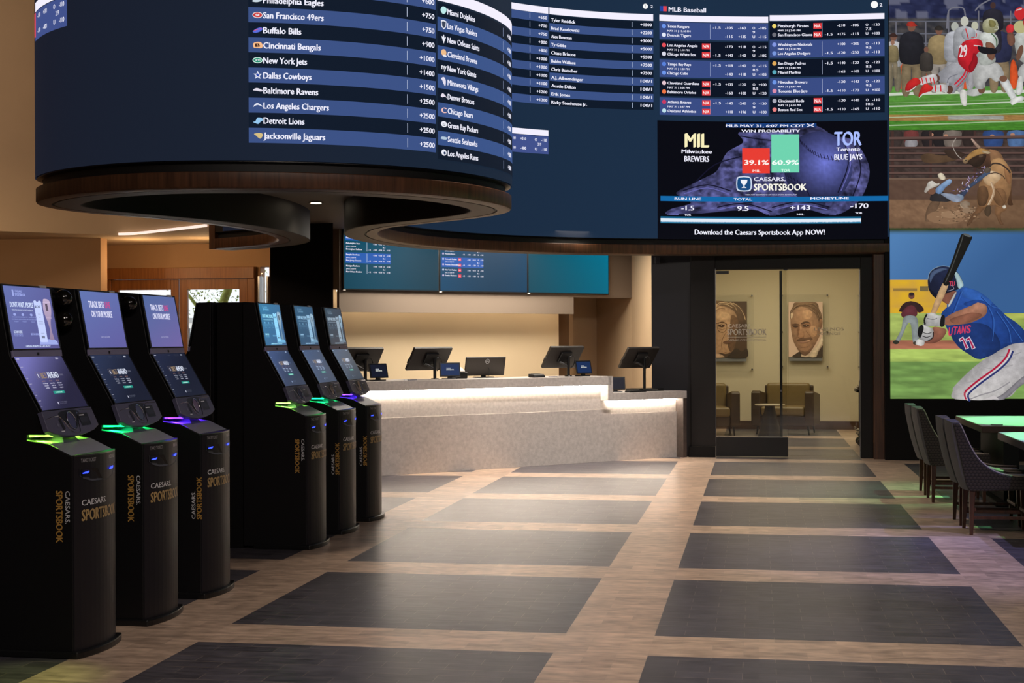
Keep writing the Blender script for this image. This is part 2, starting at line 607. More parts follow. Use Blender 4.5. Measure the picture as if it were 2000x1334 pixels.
# ================================================================ FLOOR
def floor_material():
    m = bpy.data.materials.new('woodlook_floor_tiles')
    m.use_nodes = True
    nt = m.node_tree
    N, Lk = nt.nodes, nt.links
    b = N['Principled BSDF']

    def math_(op, a, bb=None, c=None):
        n = N.new('ShaderNodeMath')
        n.operation = op
        for i, val in enumerate((a, bb, c)):
            if val is None:
                continue
            if isinstance(val, (int, float)):
                n.inputs[i].default_value = val
            else:
                Lk.new(val, n.inputs[i])
        return n.outputs[0]
    geo = N.new('ShaderNodeTexCoord')
    sep = N.new('ShaderNodeSeparateXYZ')
    Lk.new(geo.outputs['Object'], sep.inputs[0])
    X, Y = sep.outputs[0], sep.outputs[1]
    PX, WX, X0 = 2.313, 1.8465, -2.850
    PY, WY, Y0 = 2.327, 1.836, 5.4455
    fx = math_('MULTIPLY', math_('FRACT', math_('DIVIDE', math_('SUBTRACT', X, X0 - PX * 10), PX)), PX)
    fy = math_('MULTIPLY', math_('FRACT', math_('DIVIDE', math_('SUBTRACT', Y, Y0 - PY * 10), PY)), PY)
    dark = math_('MULTIPLY', math_('LESS_THAN', fx, WX), math_('LESS_THAN', fy, WY))
    # tiles laid in half bond: 0.308 m long in X, 0.1227 m in Y
    T = 0.3084
    ty = math_('DIVIDE', math_('SUBTRACT', Y, Y0 - PY * 10), 0.1227)
    row = math_('FLOOR', ty)
    tx = math_('ADD', math_('DIVIDE', fx, T), math_('MULTIPLY', math_('MODULO', row, 2.0), 0.5))
    col = math_('FLOOR', tx)
    gx = math_('FRACT', tx)
    gy = math_('FRACT', ty)
    jx = math_('MULTIPLY', math_('LESS_THAN', math_('MINIMUM', gx, math_('SUBTRACT', 1.0, gx)), 0.006), 0.7)
    jy = math_('LESS_THAN', math_('MINIMUM', gy, math_('SUBTRACT', 1.0, gy)), 0.022)
    cj = N.new('ShaderNodeTexNoise')
    cj.inputs['Scale'].default_value = 3.3
    Lk.new(geo.outputs['Object'], cj.inputs['Vector'])
    jy = math_('MULTIPLY', jy, math_('MULTIPLY', math_('SUBTRACT', cj.outputs['Fac'], 0.38), 3.2))
    joint = math_('MAXIMUM', jx, jy)
    # per tile tone
    cmb = N.new('ShaderNodeCombineXYZ')
    Lk.new(math_('ADD', col, math_('MULTIPLY', math_('FLOOR', math_('DIVIDE', X, PX)), 17.0)), cmb.inputs[0])
    Lk.new(row, cmb.inputs[1])
    wn = N.new('ShaderNodeTexWhiteNoise')
    wn.noise_dimensions = '2D'
    Lk.new(cmb.outputs[0], wn.inputs['Vector'])
    # grain streaks running across (along X)
    mp = N.new('ShaderNodeMapping')
    mp.inputs['Scale'].default_value = (2.6, 24.0, 1)
    Lk.new(geo.outputs['Object'], mp.inputs[0])
    ns = N.new('ShaderNodeTexNoise')
    ns.inputs['Scale'].default_value = 1.4
    ns.inputs['Detail'].default_value = 6
    ns.inputs['Roughness'].default_value = 0.6
    Lk.new(mp.outputs[0], ns.inputs['Vector'])
    mp2 = N.new('ShaderNodeMapping')
    mp2.inputs['Scale'].default_value = (6.5, 12.0, 1)
    Lk.new(geo.outputs['Object'], mp2.inputs[0])
    ns2 = N.new('ShaderNodeTexNoise')
    ns2.inputs['Scale'].default_value = 1.3
    ns2.inputs['Detail'].default_value = 2
    Lk.new(mp2.outputs[0], ns2.inputs['Vector'])
    tone = math_('ADD', math_('ADD', math_('MULTIPLY', wn.outputs['Value'], 0.34), math_('MULTIPLY', ns.outputs['Fac'], 0.95)), math_('MULTIPLY', ns2.outputs['Fac'], 1.15))
    tone = math_('ADD', math_('MULTIPLY', math_('SUBTRACT', tone, 1.22), 1.05), 1.0)
    mix = N.new('ShaderNodeMix')
    mix.data_type = 'RGBA'
    Lk.new(dark, mix.inputs['Factor'])
    mix.inputs['A'].default_value = (*lin((182, 158, 140)), 1)
    mix.inputs['B'].default_value = (*lin((76, 73, 80)), 1)
    sc = N.new('ShaderNodeVectorMath')
    sc.operation = 'SCALE'
    Lk.new(mix.outputs['Result'], sc.inputs[0])
    Lk.new(tone, sc.inputs['Scale'])
    mixj = N.new('ShaderNodeMix')
    mixj.data_type = 'RGBA'
    Lk.new(math_('MULTIPLY', joint, 0.55), mixj.inputs['Factor'])
    Lk.new(sc.outputs[0], mixj.inputs['A'])
    mixj.inputs['B'].default_value = (*lin((168, 152, 138)), 1)
    Lk.new(mixj.outputs['Result'], b.inputs['Base Color'])
    r = math_('ADD', math_('MULTIPLY', ns.outputs['Fac'], 0.20), 0.24)
    Lk.new(r, b.inputs['Roughness'])
    b.inputs['Specular IOR Level'].default_value = 0.5
    bp = N.new('ShaderNodeBump')
    bp.inputs['Strength'].default_value = 0.06
    bp.inputs['Distance'].default_value = 0.004
    Lk.new(math_('SUBTRACT', ns.outputs['Fac'], math_('MULTIPLY', joint, 0.6)), bp.inputs['Height'])
    Lk.new(bp.outputs[0], b.inputs['Normal'])
    return m


struct('floor', MB().box(-13, 8, -4.5, 26.2, -0.2, 0), floor_material())

# ================================================================ SHELL
MC = mat('dark_ceiling_paint', (40, 36, 34), 0.8)
struct('ceiling', MB().box(-13, 8, -4.5, 26.2, 6.2, 6.4), MC)
struct('wall_left', MB().box(-13, -12.8, -4.5, 20.2, 0, 6.2), M_TAN)
struct('wall_right', MB().box(7.8, 8, -4.5, 26.2, 0, 6.2), M_DWALL)
struct('wall_front', MB().box(-13, 8, -4.7, -4.5, 0, 6.2), M_DWALL)

# lower-left wall with the entrance alcove
struct('wall_entrance_side', MB().box(-12.8, -8.60, 18.55, 18.75, 0, 2.92).box(-9.45, -9.22, 18.75, 20.0, 0, 2.92), M_TAN)
# wall above and beside the entrance doors
eb = MB().box(-9.207, -5.2, 20.0, 20.2, 2.585, 3.2).box(-13, -9.207, 20.0, 20.2, 0, 3.2).box(-6.76, -5.2, 20.0, 20.2, 0, 2.585).box(-6.95, -6.89, 20.0, 20.2, 0, 2.585)
struct('wall_entrance', eb, M_TAN)
# bulkhead over the entrance (curved edge towards the canopy)
bk = [(-12.8, 14.4), (-9.29, 17.15), (-8.8, 17.56), (-8.45, 17.86), (-8.2, 18.05), (-7.95, 18.07), (-7.7, 17.92), (-7.32, 17.62), (-6.9, 17.3), (-6.45, 16.93), (-6.1, 17.0)]
bkc = catmull(bk[3:9], 6)
front = bk[:3] + bkc + bk[9:]
poly = front + [(-6.1, 20.0), (-12.8, 20.0)]
struct('wall_entrance_bulkhead', MB().prism(poly, 2.92, 6.2, 'z'), M_BEIGE)
# cove light strip on the bulkhead edge
cove = MB()
cp = catmull([(-8.12, 18.075), (-7.95, 18.05), (-7.7, 17.90), (-7.32, 17.60), (-6.9, 17.28), (-6.5, 16.95)], 6)
for i in range(len(cp) - 1):
    a, b2 = Vector((*cp[i], 0)), Vector((*cp[i + 1], 0))
    d = (b2 - a).normalized()
    nrm = Vector((-d.y, d.x, 0)) if d.x < 0 else Vector((d.y, -d.x, 0))
    cove.obox(a + Vector((0, 0, 2.915)), b2 - a, nrm * 0.03, Vector((0, 0, 0.03)))
tag(cove.build('cove_light_strip', mat('cove_light', (240, 225, 215), emit=(255, 235, 225), strength=0.9)), 'thin white cove light strip along the curved beige bulkhead edge at left', 'light strip')

# columns
struct('column_1', MB().prism([(-5.80, 17.2), (-5.015, 17.2), (-5.20, 17.8), (-5.80, 17.8)], 0, 2.98, 'z'), M_BLACK)
struct('column_2', MB().box(-1.39, -0.868, 19.74, 20.6, 0, 2.98).box(-1.34, -1.27, 19.70, 19.76, 2.55, 2.64), M_NAVY, bevel=0.004)

# lounge portal
struct('wall_portal', MB().box(-0.868, -0.55, 19.66, 19.95, 0.14, 2.98).box(-0.55, 1.315, 19.70, 19.95, 2.462, 2.98).box(1.315, 1.47, 19.70, 19.95, 0, 2.98), M_DWALL, bevel=0.003)
struct('baseboard_portal', MB().box(-0.90, -0.552, 19.62, 19.66, 0, 0.14), M_BLACK, bevel=0.003)
struct('trim_1', MB().box(1.47, 1.60, 19.55, 19.8, 0, 2.64), M_WALNUT, bevel=0.003)
struct('wall_mural', MB().box(1.60, 7.8, 19.44, 19.95, 0, 6.2), M_BLACK)
struct('wall_above_portal', MB().box(-0.8, 1.60, 19.72, 19.95, 2.98, 6.2), M_BLACK)
# lounge room
struct('wall_lounge', MB().box(-2.0, 4.0, 25.92, 26.1, 0, 2.95), M_LOUNGE)
struct('wall_lounge_right', MB().box(1.95, 2.1, 20.0, 25.92, 0, 2.95), M_LOUNGE)
struct('wall_lounge_left', MB().box(-1.5, -1.36, 20.6, 25.92, 0, 2.95), M_LOUNGE)
struct('baseboard_lounge', MB().box(-1.36, 1.95, 25.88, 25.92, 0, 0.14), mat('brown_baseboard', (70, 48, 30), 0.5))

# interior ceiling behind the canopy (set later, needs the canopy path)

# counter room walls, in the counter's own frame (x along the counter, y to the back), rotated 45 degrees
CO = Vector((-4.6, 15.9, 0))
ROT = Matrix.Translation(CO) @ Matrix.Rotation(PI / 4, 4, 'Z')


def cstruct(name, mb, m, **k):
    mb.xf(ROT)
    return struct(name, mb, m, **k)


cstruct('wall_counter_back', MB().box(0.95, 4.93, 2.40, 2.55, 0, 3.0), M_CREAM)
cstruct('wall_counter_bulkhead', MB().box(1.17, 4.93, 2.05, 2.11, 1.91, 3.0).box(1.17, 4.93, 2.11, 2.40, 2.20, 3.0).box(4.93, 6.00, 2.05, 2.40, 2.15, 3.0), M_TAUPE)
cstruct('wall_counter_niche', MB().box(4.85, 4.93, 2.55, 3.4, 0, 3.0).box(4.85, 7.2, 3.4, 3.5, 0, 3.0).box(5.62, 5.70, 3.05, 3.4, 0, 3.0), M_BEIGE)
mb = MB()
mb.prism([(6.00, 2.05), (5.08, 0.50), (5.20, 0.42), (6.15, 2.0), (6.6, 3.4), (6.45, 3.45)], 0, 3.0, 'z')
cstruct('wall_counter_right', mb, M_BEIGE)
lw = MB()
wash = mat('wall_wash_led', (255, 230, 190), emit=(255, 234, 204), strength=9.0)
for (a, b2) in ((1.25, 2.85), (2.92, 4.1), (4.15, 4.9)):
    lw = MB().box(a, b2, 2.20, 2.26, 2.175, 2.195)
    lw.xf(ROT)
    tag(lw.build('wall_wash_strip', wash), {1.25: 'warm wall wash strip under the bulkhead below the leftmost screen', 2.92: 'warm wall wash strip under the bulkhead below the middle screen', 4.15: 'warm wall wash strip under the bulkhead below the right screen'}[a], 'light strip', 'wall wash strips')

# ================================================================ ENTRANCE DOORS
e1 = thing('door_1', None, None, (0, 0, 0))
e1['kind'] = 'structure'
del_ = MB().box(-9.207, -9.09, 19.93, 20.05, 0, 2.425).box(-7.06, -6.95, 19.93, 20.05, 0, 2.425).box(-9.207, -6.95, 19.90, 20.05, 2.425, 2.585)
del_.build('door_frame', M_ORANGE, e1, bevel=0.006)
for nm, a, b2, pa, pb in (('l', -9.085, -8.085, -8.99, -8.20), ('r', -8.07, -7.07, -7.955, -7.187)):
    lf = MB().box(a, pa, 19.96, 20.02, 0.01, 2.422).box(pb, b2, 19.96, 20.02, 0.01, 2.422).box(pa, pb, 19.96, 20.02, 2.275, 2.422).box(pa, pb, 19.96, 20.02, 0.01, 0.25)
    l = lf.build('door_leaf', M_ORANGE, e1, bevel=0.004)
    MB().box(pa, pb, 19.985, 19.992, 0.25, 2.275).build('pane', M_GLASS, l)
sl = thing('window_1', None, None)
sl['kind'] = 'structure'
MB().box(-6.90, -6.875, 19.92, 20.1, 0.1, 2.45).box(-6.775, -6.75, 19.92, 20.1, 0.1, 2.45).box(-6.875, -6.775, 19.92, 20.1, 1.95, 1.98).build('window_frame', M_STEEL, sl)
MB().box(-6.875, -6.775, 20.0, 20.006, 0.1, 2.5).build('pane', M_GLASS, sl)

# ================================================================ OUTSIDE
struct('ground', MB().box(-40, 30, 26.3, 70, -0.3, -0.05).box(-40, -5.2, 20.2, 26.3, -0.3, -0.05), mat('pale_paving', (205, 200, 195), 0.9, noise=0.05))
bd = thing('building', 'pale street building with dark barred windows seen through the entrance doors', 'building', (-15, 34, 0))
fac = MB().box(-25, 22, 0, 3, -0.05, 2.05).box(-25, 22, 0, 3, 3.6, 9)
fac.build('wall', mat('pale_facade', (225, 222, 218), 0.9), bd)
MB().box(-25, 22, 0.25, 3, 2.05, 3.6).build('upper_wall', mat('grey_facade', (176, 174, 174), 0.9), bd)
MB().box(-25, 22, -0.25, 0.0, 1.98, 2.10).build('ledge', mat('grey_ledge', (120, 118, 116), 0.9), bd)
x = -3.0
for i in range(9):
    w = MB().box(x, x + 0.85, -0.03, 0.02, 0.7, 1.85).build('window', mat('dark_pane', (40, 40, 44), 0.3), bd)
    MB().box(x + 0.26, x + 0.31, -0.05, -0.02, 0.7, 1.85).box(x + 0.55, x + 0.6, -0.05, -0.02, 0.7, 1.85).build('mullion', mat('pale_facade', (225, 222, 218), 0.9), w)
    x += 1.0
rl = MB()
for i in range(60):
    rl.box(-14 + i * 0.14, -14 + i * 0.14 + 0.025, 27.0, 27.03, 0, 1.05)
rl.box(-14, -5.5, 26.99, 27.04, 1.05, 1.10).box(-14, -5.5, 26.99, 27.04, 0.1, 0.14)
tag(rl.build('railing', mat('white_railing', (225, 225, 225), 0.6)), 'white metal railing outside the entrance doors', 'railing')
tr = thing('tree', 'green street tree with a curved trunk outside the entrance doors', 'tree', (-9.1, 24.2, 0))
trunk = catmull([(0.9, 0, -0.05), (0.75, 0, 0.6), (0.45, 0, 1.0), (0.12, 0, 1.35), (0.0, 0, 1.75), (0.1, 0, 2.2), (0.25, 0.1, 2.7), (0.3, 0.1, 3.4)], 5)
tt = MB().tube(trunk, [0.11 - 0.05 * i / len(trunk) for i in range(len(trunk))], 12)
tt.tube([(0.02, 0, 1.5), (-0.3, 0.1, 2.0), (-0.8, 0.2, 2.6)], [0.05, 0.035, 0.02], 8)
tt.build('trunk', mat('greenlit_bark', (120, 128, 60), 0.9, noise=0.35, nscale=9), tr, smooth=True)  # yellow-green light on the limb is put into the bark colour
lf = MB()
random.seed(3)
for i in range(900):
    cx, cy, cz = random.gauss(-0.15, 0.45), random.gauss(0, 0.4), random.uniform(1.9, 3.2)
    if cz < 2.2 and random.random() < .5:
        continue
    s = random.uniform(0.018, 0.038)
    a = Vector((random.uniform(-1, 1), random.uniform(-1, 1), random.uniform(-1, 1))).normalized() * s
    b2 = Vector((random.uniform(-1, 1), random.uniform(-1, 1), random.uniform(-1, 1))).normalized() * s * .6
    p = Vector((cx, cy, cz))
    lf.add([p - a, p + b2, p + a, p - b2], [(0, 1, 2, 3)])
lf.build('foliage', mat('spring_leaves', (128, 150, 70), 0.7), tr)

# ================================================================ GLASS LOUNGE DOOR
d2 = thing('door_2', None, None)
d2['kind'] = 'structure'
MB().box(-0.535, 0.375, 19.715, 19.725, 0.27, 2.452).build('glass_leaf', M_GLASS, d2)
MB().box(0.39, 1.312, 19.79, 19.80, 0.02, 2.46).box(0.30, 0.395, 19.785, 19.795, 0.02, 2.46).build('glass_panel', M_GLASS, d2)
MB().box(-0.545, 0.385, 19.70, 19.74, 0.012, 0.26).build('bottom_rail', M_PLAST, d2, bevel=0.002)
MB().box(-0.545, 0.385, 19.695, 19.745, 0.26, 0.268).build('rail_cap', M_STEEL, d2)
MB().box(0.283, 0.318, 19.735, 19.775, 0.27, 2.44).build('door_stile', M_PLAST, d2, bevel=0.003)
MB().box(-0.535, -0.372, 19.70, 19.74, 2.405, 2.445).build('hinge_fitting', M_PLAST, d2, bevel=0.002)
MB().box(0.335, 0.385, 19.72, 19.78, 2.445, 2.462).build('hinge_fitting', M_PLAST, d2)
MB().box(-0.552, -0.543, 19.70, 19.735, 0.0, 2.48).box(1.306, 1.315, 19.78, 19.81, 0.0, 2.46).build('edge_channel', M_STEEL, d2)
MB().lathe([(0.0, -0.012), (0.014, -0.012), (0.014, 0.012), (0.0, 0.012)], n=12).xf(Matrix.Translation((0.30, 19.725, 0.872)) @ Matrix.Rotation(PI / 2, 4, 'X')).build('door_lock', M_CHROME, d2)
gs = Pic(lambda u, v, l: Vector((u, 19.713 - l, v)), lift=0.0005)
gs.text('CAESARS', -0.385, 1.700, 0.048, (232, 226, 216), w=0.29, bold=0.0)
gs.text('SPORTSBOOK', -0.392, 1.602, 0.082, (225, 218, 206), w=0.505, bold=0.03)
gs.rect(-0.392, 1.572, 0.112, 1.578, (215, 208, 196))
gs.text('CAESARS.COM/SPORTSBOOK', -0.392, 1.520, 0.030, (215, 208, 196), w=0.505, bold=0.0)
gs.build('glass_lettering', print_mat('printed_glass_lettering'), d2)
gs = Pic(lambda u, v, l: Vector((u, 19.785 - l, v)), lift=0.0005)
gs.text('LEGENDS', 0.73, 1.655, 0.042, (222, 212, 190), w=0.38, bold=0.0)
gs.text('LOUNGE', 0.77, 1.598, 0.042, (222, 212, 190), w=0.30, bold=0.0)
gs.build('glass_lettering', print_mat('printed_glass_lettering'), d2)

# ================================================================ CANOPY WITH THE CURVED LED WALL
CP = [(-6.35, 16.80), (-5.94, 16.56), (-5.52, 16.2), (-5.25, 15.8), (-5.10, 15.35), (-5.0, 14.7), (-4.985, 14.0), (-5.09, 13.3), (-5.27, 12.72), (-5.48, 12.27), (-5.67, 11.85), (-5.745, 11.45), (-5.69, 11.08), (-5.48, 10.76), (-5.18, 10.47), (-4.8, 10.25), (-4.4, 10.13), (-4.0, 10.12), (-3.57, 10.2), (-3.12, 10.38), (-2.75, 10.62), (-2.45, 10.93), (-2.24, 11.27), (-2.1, 11.65), (-2.03, 12.05), (-2.045, 12.38), (-2.16, 12.72), (-2.42, 13.07), (-2.72, 13.34), (-3.08, 13.65), (-3.5, 14.03), (-3.83, 14.75), (-3.97, 15.6), (-3.88, 16.55), (-3.52, 17.45), (-2.85, 18.25), (-2.05, 18.8), (-1.2, 19.13), (-.3, 19.33), (.5, 19.42), (1.05, 19.42), (1.655, 19.42)]
PT = catmull(CP, 8)
for _ in range(12):
    Q = list(PT)
    for i in range(1, len(PT) - 1):
        Q[i] = tuple(.25 * PT[i - 1][j] + .5 * PT[i][j] + .25 * PT[i + 1][j] for j in (0, 1))
    PT = Q
SL = [0.0]
for i in range(1, len(PT)):
    SL.append(SL[-1] + math.hypot(PT[i][0] - PT[i - 1][0], PT[i][1] - PT[i - 1][1]))
NR = []
for i in range(len(PT)):
    a, b2 = PT[max(i - 1, 0)], PT[min(i + 1, len(PT) - 1)]
    dx, dy = b2[0] - a[0], b2[1] - a[1]
    L = math.hypot(dx, dy)
    NR.append((dy / L, -dx / L))     # outward (towards the LED side)


def at_s(s):
    s = max(0.0, min(SL[-1] - 1e-6, s))
    lo, hi = 0, len(SL) - 1
    while hi - lo > 1:
        mid = (lo + hi) // 2
        if SL[mid] <= s:
            lo = mid
        else:
            hi = mid
    t = (s - SL[lo]) / (SL[hi] - SL[lo])
    p = [PT[lo][j] + (PT[hi][j] - PT[lo][j]) * t for j in (0, 1)]
    n = [NR[lo][j] + (NR[hi][j] - NR[lo][j]) * t for j in (0, 1)]
    return p, n


def wall_surf(s, z, l):
    p, n = at_s(s)
    return Vector((p[0] + n[0] * l, p[1] + n[1] * l, z))


TH = 0.35      # thickness of the canopy ribbon


def ribbon(prof, closed=False):
    """sweep (offset inwards, z) profile along the canopy path; offsets limited where the bend is tight"""
    mb = MB()
    n = len(prof)
    vs = []
    for i in range(len(PT)):
        for (o, z) in prof:
            vs.append((PT[i][0] - NR[i][0] * o, PT[i][1] - NR[i][1] * o, z))
    fs = []
    for i in range(len(PT) - 1):
        for k in range(n if closed else n - 1):
            k2 = (k + 1) % n
            fs.append((i * n + k, i * n + k2, (i + 1) * n + k2, (i + 1) * n + k))
    if closed:
        fs.append(tuple(range(n)))
        fs.append(tuple(range(len(PT) * n - 1, (len(PT) - 1) * n - 1, -1)))
    return mb.add(vs, fs)


ZB = 2.640
can = thing('video_canopy', 'S-curved hanging canopy with wood fascia and wraparound LED odds screen', 'led screen', (0, 0, 0))
ribbon([(0.0, ZB + 0.02), (0.0, ZB + 0.118), (0.006, ZB + 0.124), (0.12, ZB + 0.124), (0.12, ZB + 0.02), (0.12, ZB), (0.035, ZB), (0.01, ZB + 0.006)], True).build('wood_fascia', M_WALNUT, can, smooth=True)
ribbon([(0.12, ZB + 0.01), (0.142, ZB + 0.01), (0.142, ZB + 0.05), (0.12, ZB + 0.05)], True).build('soffit_groove', M_INNER, can, smooth=True)
ribbon([(0.142, ZB), (TH - 0.012, ZB), (TH - 0.012, ZB + 0.03), (0.142, ZB + 0.03)], True).build('soffit', M_SOFF, can, smooth=True)
ribbon([(TH - 0.012, ZB + 0.002), (TH, ZB + 0.002), (TH, 6.15), (TH - 0.012, 6.15)], True).build('inner_liner', M_INNER, can, smooth=True)
ribbon([(0.055, ZB + 0.124), (0.075, ZB + 0.124), (0.075, ZB + 0.24), (0.055, ZB + 0.24)], True).build('shadow_gap', M_INNER, can, smooth=True)
ribbon([(0.006, ZB + 0.195), (0.05, ZB + 0.185), (0.05, 6.15), (0.006, 6.15)], True).build('screen_housing', M_PLAST, can, smooth=True)
# end cap at the far left end
p0 = PT[0]
nn = NR[0]
MB().obox((p0[0] + nn[0] * 0.0, p0[1] + nn[1] * 0.0, ZB), (-nn[0] * TH, -nn[1] * TH, 0), (-0.09, 0.05, 0), (0, 0, 3.3)).build('end_cap', M_WALNUT, can)
# flat return of the canopy at the mural wall
MB().box(1.60, 1.66, 19.425, 19.7, ZB, 6.15).build('end_cap', M_BLACK, can)

B_NAVY = (27, 38, 60)
B_DARK = (15, 26, 42)
B_BAND = (60, 82, 134)
B_TXT = (240, 240, 255)
B_HEAD = (244, 240, 255)
led = Pic(wall_surf, step=0.0010, lift=0.005)
ZS = 2.842


def bgcol(u, v):
    t = (u - 6.5) / 17.0
    c0, c1, c2 = (25, 29, 42), (24, 38, 56), (28, 47, 70)
    if u < 11.5:
        k = min(max((u - 7.0) / 4.0, 0), 1)
        return [c0[i] + (c1[i] - c0[i]) * k for i in range(3)]
    k = min(max((u - 14.0) / 6.4, 0), 1)
    return [c1[i] + (c2[i] - c1[i]) * k for i in range(3)]


led.grid(0.15, ZS, 23.40, 6.12, 380, 6, bgcol)


def small_odds(s0, s1, z1):
    """header bar, then a blue band with two lines of odds"""
    w = s1 - s0
    led.rect(s0, z1 - 0.072, s1, z1, B_HEAD, 0.08, False)
    led.rect(s0, z1 - 0.30, s1, z1 - 0.078, (66, 82, 140), 0.08, False)


led.up()
small_odds(18.35, 18.972, 4.174)
small_odds(6.60, 7.315, 4.206)
# standings table on the drum
Z0, PR = 2.969, 0.1080
led.up()
for k in range(12):
    z = Z0 + k * PR
    led.rect(8.862, z, 10.328, z + PR - 0.001, B_BAND if k % 2 == 0 else B_DARK, 0.06, False)
for k in range(11):
    z = 2.922 + k * PR
    led.rect(10.347, z, 11.85, z + PR - 0.001, (58, 84, 138) if k % 2 == 1 else B_DARK, 0.06, False)
led.rect(10.347, 4.125, 11.85, 4.205, B_HEAD, 0.05, False)
led.rect(8.862, 4.28, 10.328, 4.36, B_HEAD, 0.05, False)
led.up()
T1 = [('Jacksonville Jaguars', '+2500'), ('Detroit Lions', '+2500'), ('Los Angeles Chargers', '+2500'), ('Baltimore Ravens', '+2500'), ('Dallas Cowboys', '+1500'), ('New York Jets', '+1400'), ('Cincinnati Bengals', '+1000'), ('Buffalo Bills', '+900'), ('San Francisco 49ers', '+750'), ('Philadelphia Eagles', '+750'), ('Kansas City Chiefs', '+600')]
W1 = [.438, .288, .466, .388, .34, .308, .408, .268, .43, .43, .40]
for k, (nm, od) in enumerate(T1):
    z = Z0 + k * PR + 0.030
    led.text(nm, 8.968, z, 0.047, B_TXT, w=W1[k], bold=0.035)
    led.text(od, 10.312, z + 0.003, 0.040, B_TXT, w=0.026 * len(od) + 0.012, align='r', bold=0.03)
    led.rect(10.056, z - 0.012, 10.061, z + 0.058, (190, 200, 225), None, False)
T2 = ['Los Angeles Rams', 'Seattle Seahawks', 'Green Bay Packers', 'Chicago Bears', 'Denver Broncos', 'Minnesota Vikings', 'New York Giants', 'Cleveland Browns', 'New Orleans Saints', 'Las Vegas Raiders', 'Miami Dolphins']
W2 = [.385, .375, .385, .31, .33, .39, .36, .375, .41, .375, .345]
for k, nm in enumerate(T2):
    z = 2.922 + k * PR + 0.032
    led.text(nm, 10.452, z, 0.045, B_TXT, w=W2[k], bold=0.035)
    led.rect(11.33, z - 0.012, 11.336, z + 0.058, (170, 185, 225), None, False)
    led.text('+3000', 11.60, z, 0.04, B_TXT, w=0.14, align='r', bold=0.03)


def star(cx, cy, r, col, ri=0.42, n=5):
    led.poly([(cx + (r if i % 2 == 0 else r * ri) * math.sin(PI * i / n), cy + (r if i % 2 == 0 else r * ri) * math.cos(PI * i / n)) for i in range(2 * n)], col, None, False)


LX = 8.927


def lz(k, base=Z0):
    return base + k * PR + 0.052


led.up()
W = (238, 240, 250)
led.smooth([(8.90, lz(0) + .012), (8.945, lz(0) + .018), (8.962, lz(0) + .005), (8.945, lz(0) - .022), (8.925, lz(0) - .012), (8.915, lz(0) - .002)], (214, 190, 130), up=False)
led.smooth([(8.893, lz(1) - .012), (8.91, lz(1) - .005), (8.925, lz(1) + .02), (8.955, lz(1) + .016), (8.962, lz(1) + .002), (8.945, lz(1) - .01), (8.93, lz(1) - .025), (8.91, lz(1) - .02)], (150, 200, 240), up=False)
led.smooth([(8.893, lz(2) - .012), (8.91, lz(2) + .01), (8.93, lz(2) + .015), (8.965, lz(2) - .01), (8.93, lz(2) + .003), (8.91, lz(2) - .002)], W, up=False)
led.smooth([(8.893, lz(3) - .0), (8.92, lz(3) + .016), (8.962, lz(3) + .0), (8.95, lz(3) - .008), (8.92, lz(3) - .004)], (225, 220, 235), up=False)
star(LX, lz(4), .032, W)
led.el(LX, lz(5), .036, .021, (215, 245, 235), up=False)
led.smooth([(8.896, lz(6) + .01), (8.92, lz(6) + .022), (8.95, lz(6) + .02), (8.962, lz(6)), (8.955, lz(6) - .02), (8.92, lz(6) - .02), (8.9, lz(6) - .018)], (250, 190, 140), up=False)
led.smooth([(8.893, lz(7) - .012), (8.915, lz(7) + .008), (8.95, lz(7) + .02), (8.962, lz(7) + .006), (8.94, lz(7) - .012), (8.91, lz(7) - .02)], (90, 110, 220), up=False)
led.el(LX, lz(8), .036, .022, (235, 225, 225), up=False)
led.smooth([(8.89, lz(9) - .01), (8.92, lz(9) + .016), (8.965, lz(9) + .012), (8.95, lz(9) - .008), (8.92, lz(9) - .016)], (200, 215, 225), up=False)
led.up()
star(LX, lz(4), .018, (40, 70, 170))
led.el(LX, lz(5), .030, .016, (30, 140, 110), up=False)
led.el(LX, lz(8), .031, .017, (205, 50, 50), up=False)
led.text('JETS', LX, lz(5) - .006, .012, W, w=.04, align='c')
led.text('SF', LX, lz(8) - .009, .018, W, w=.028, align='c', bold=.04)
led.text('B', LX, lz(6) - .013, .026, (60, 30, 20), w=.03, align='c', bold=.04)
led.line([(8.90, lz(7) - .006), (8.93, lz(7) + .006), (8.955, lz(7) + .012)], .004, (230, 80, 90), False)
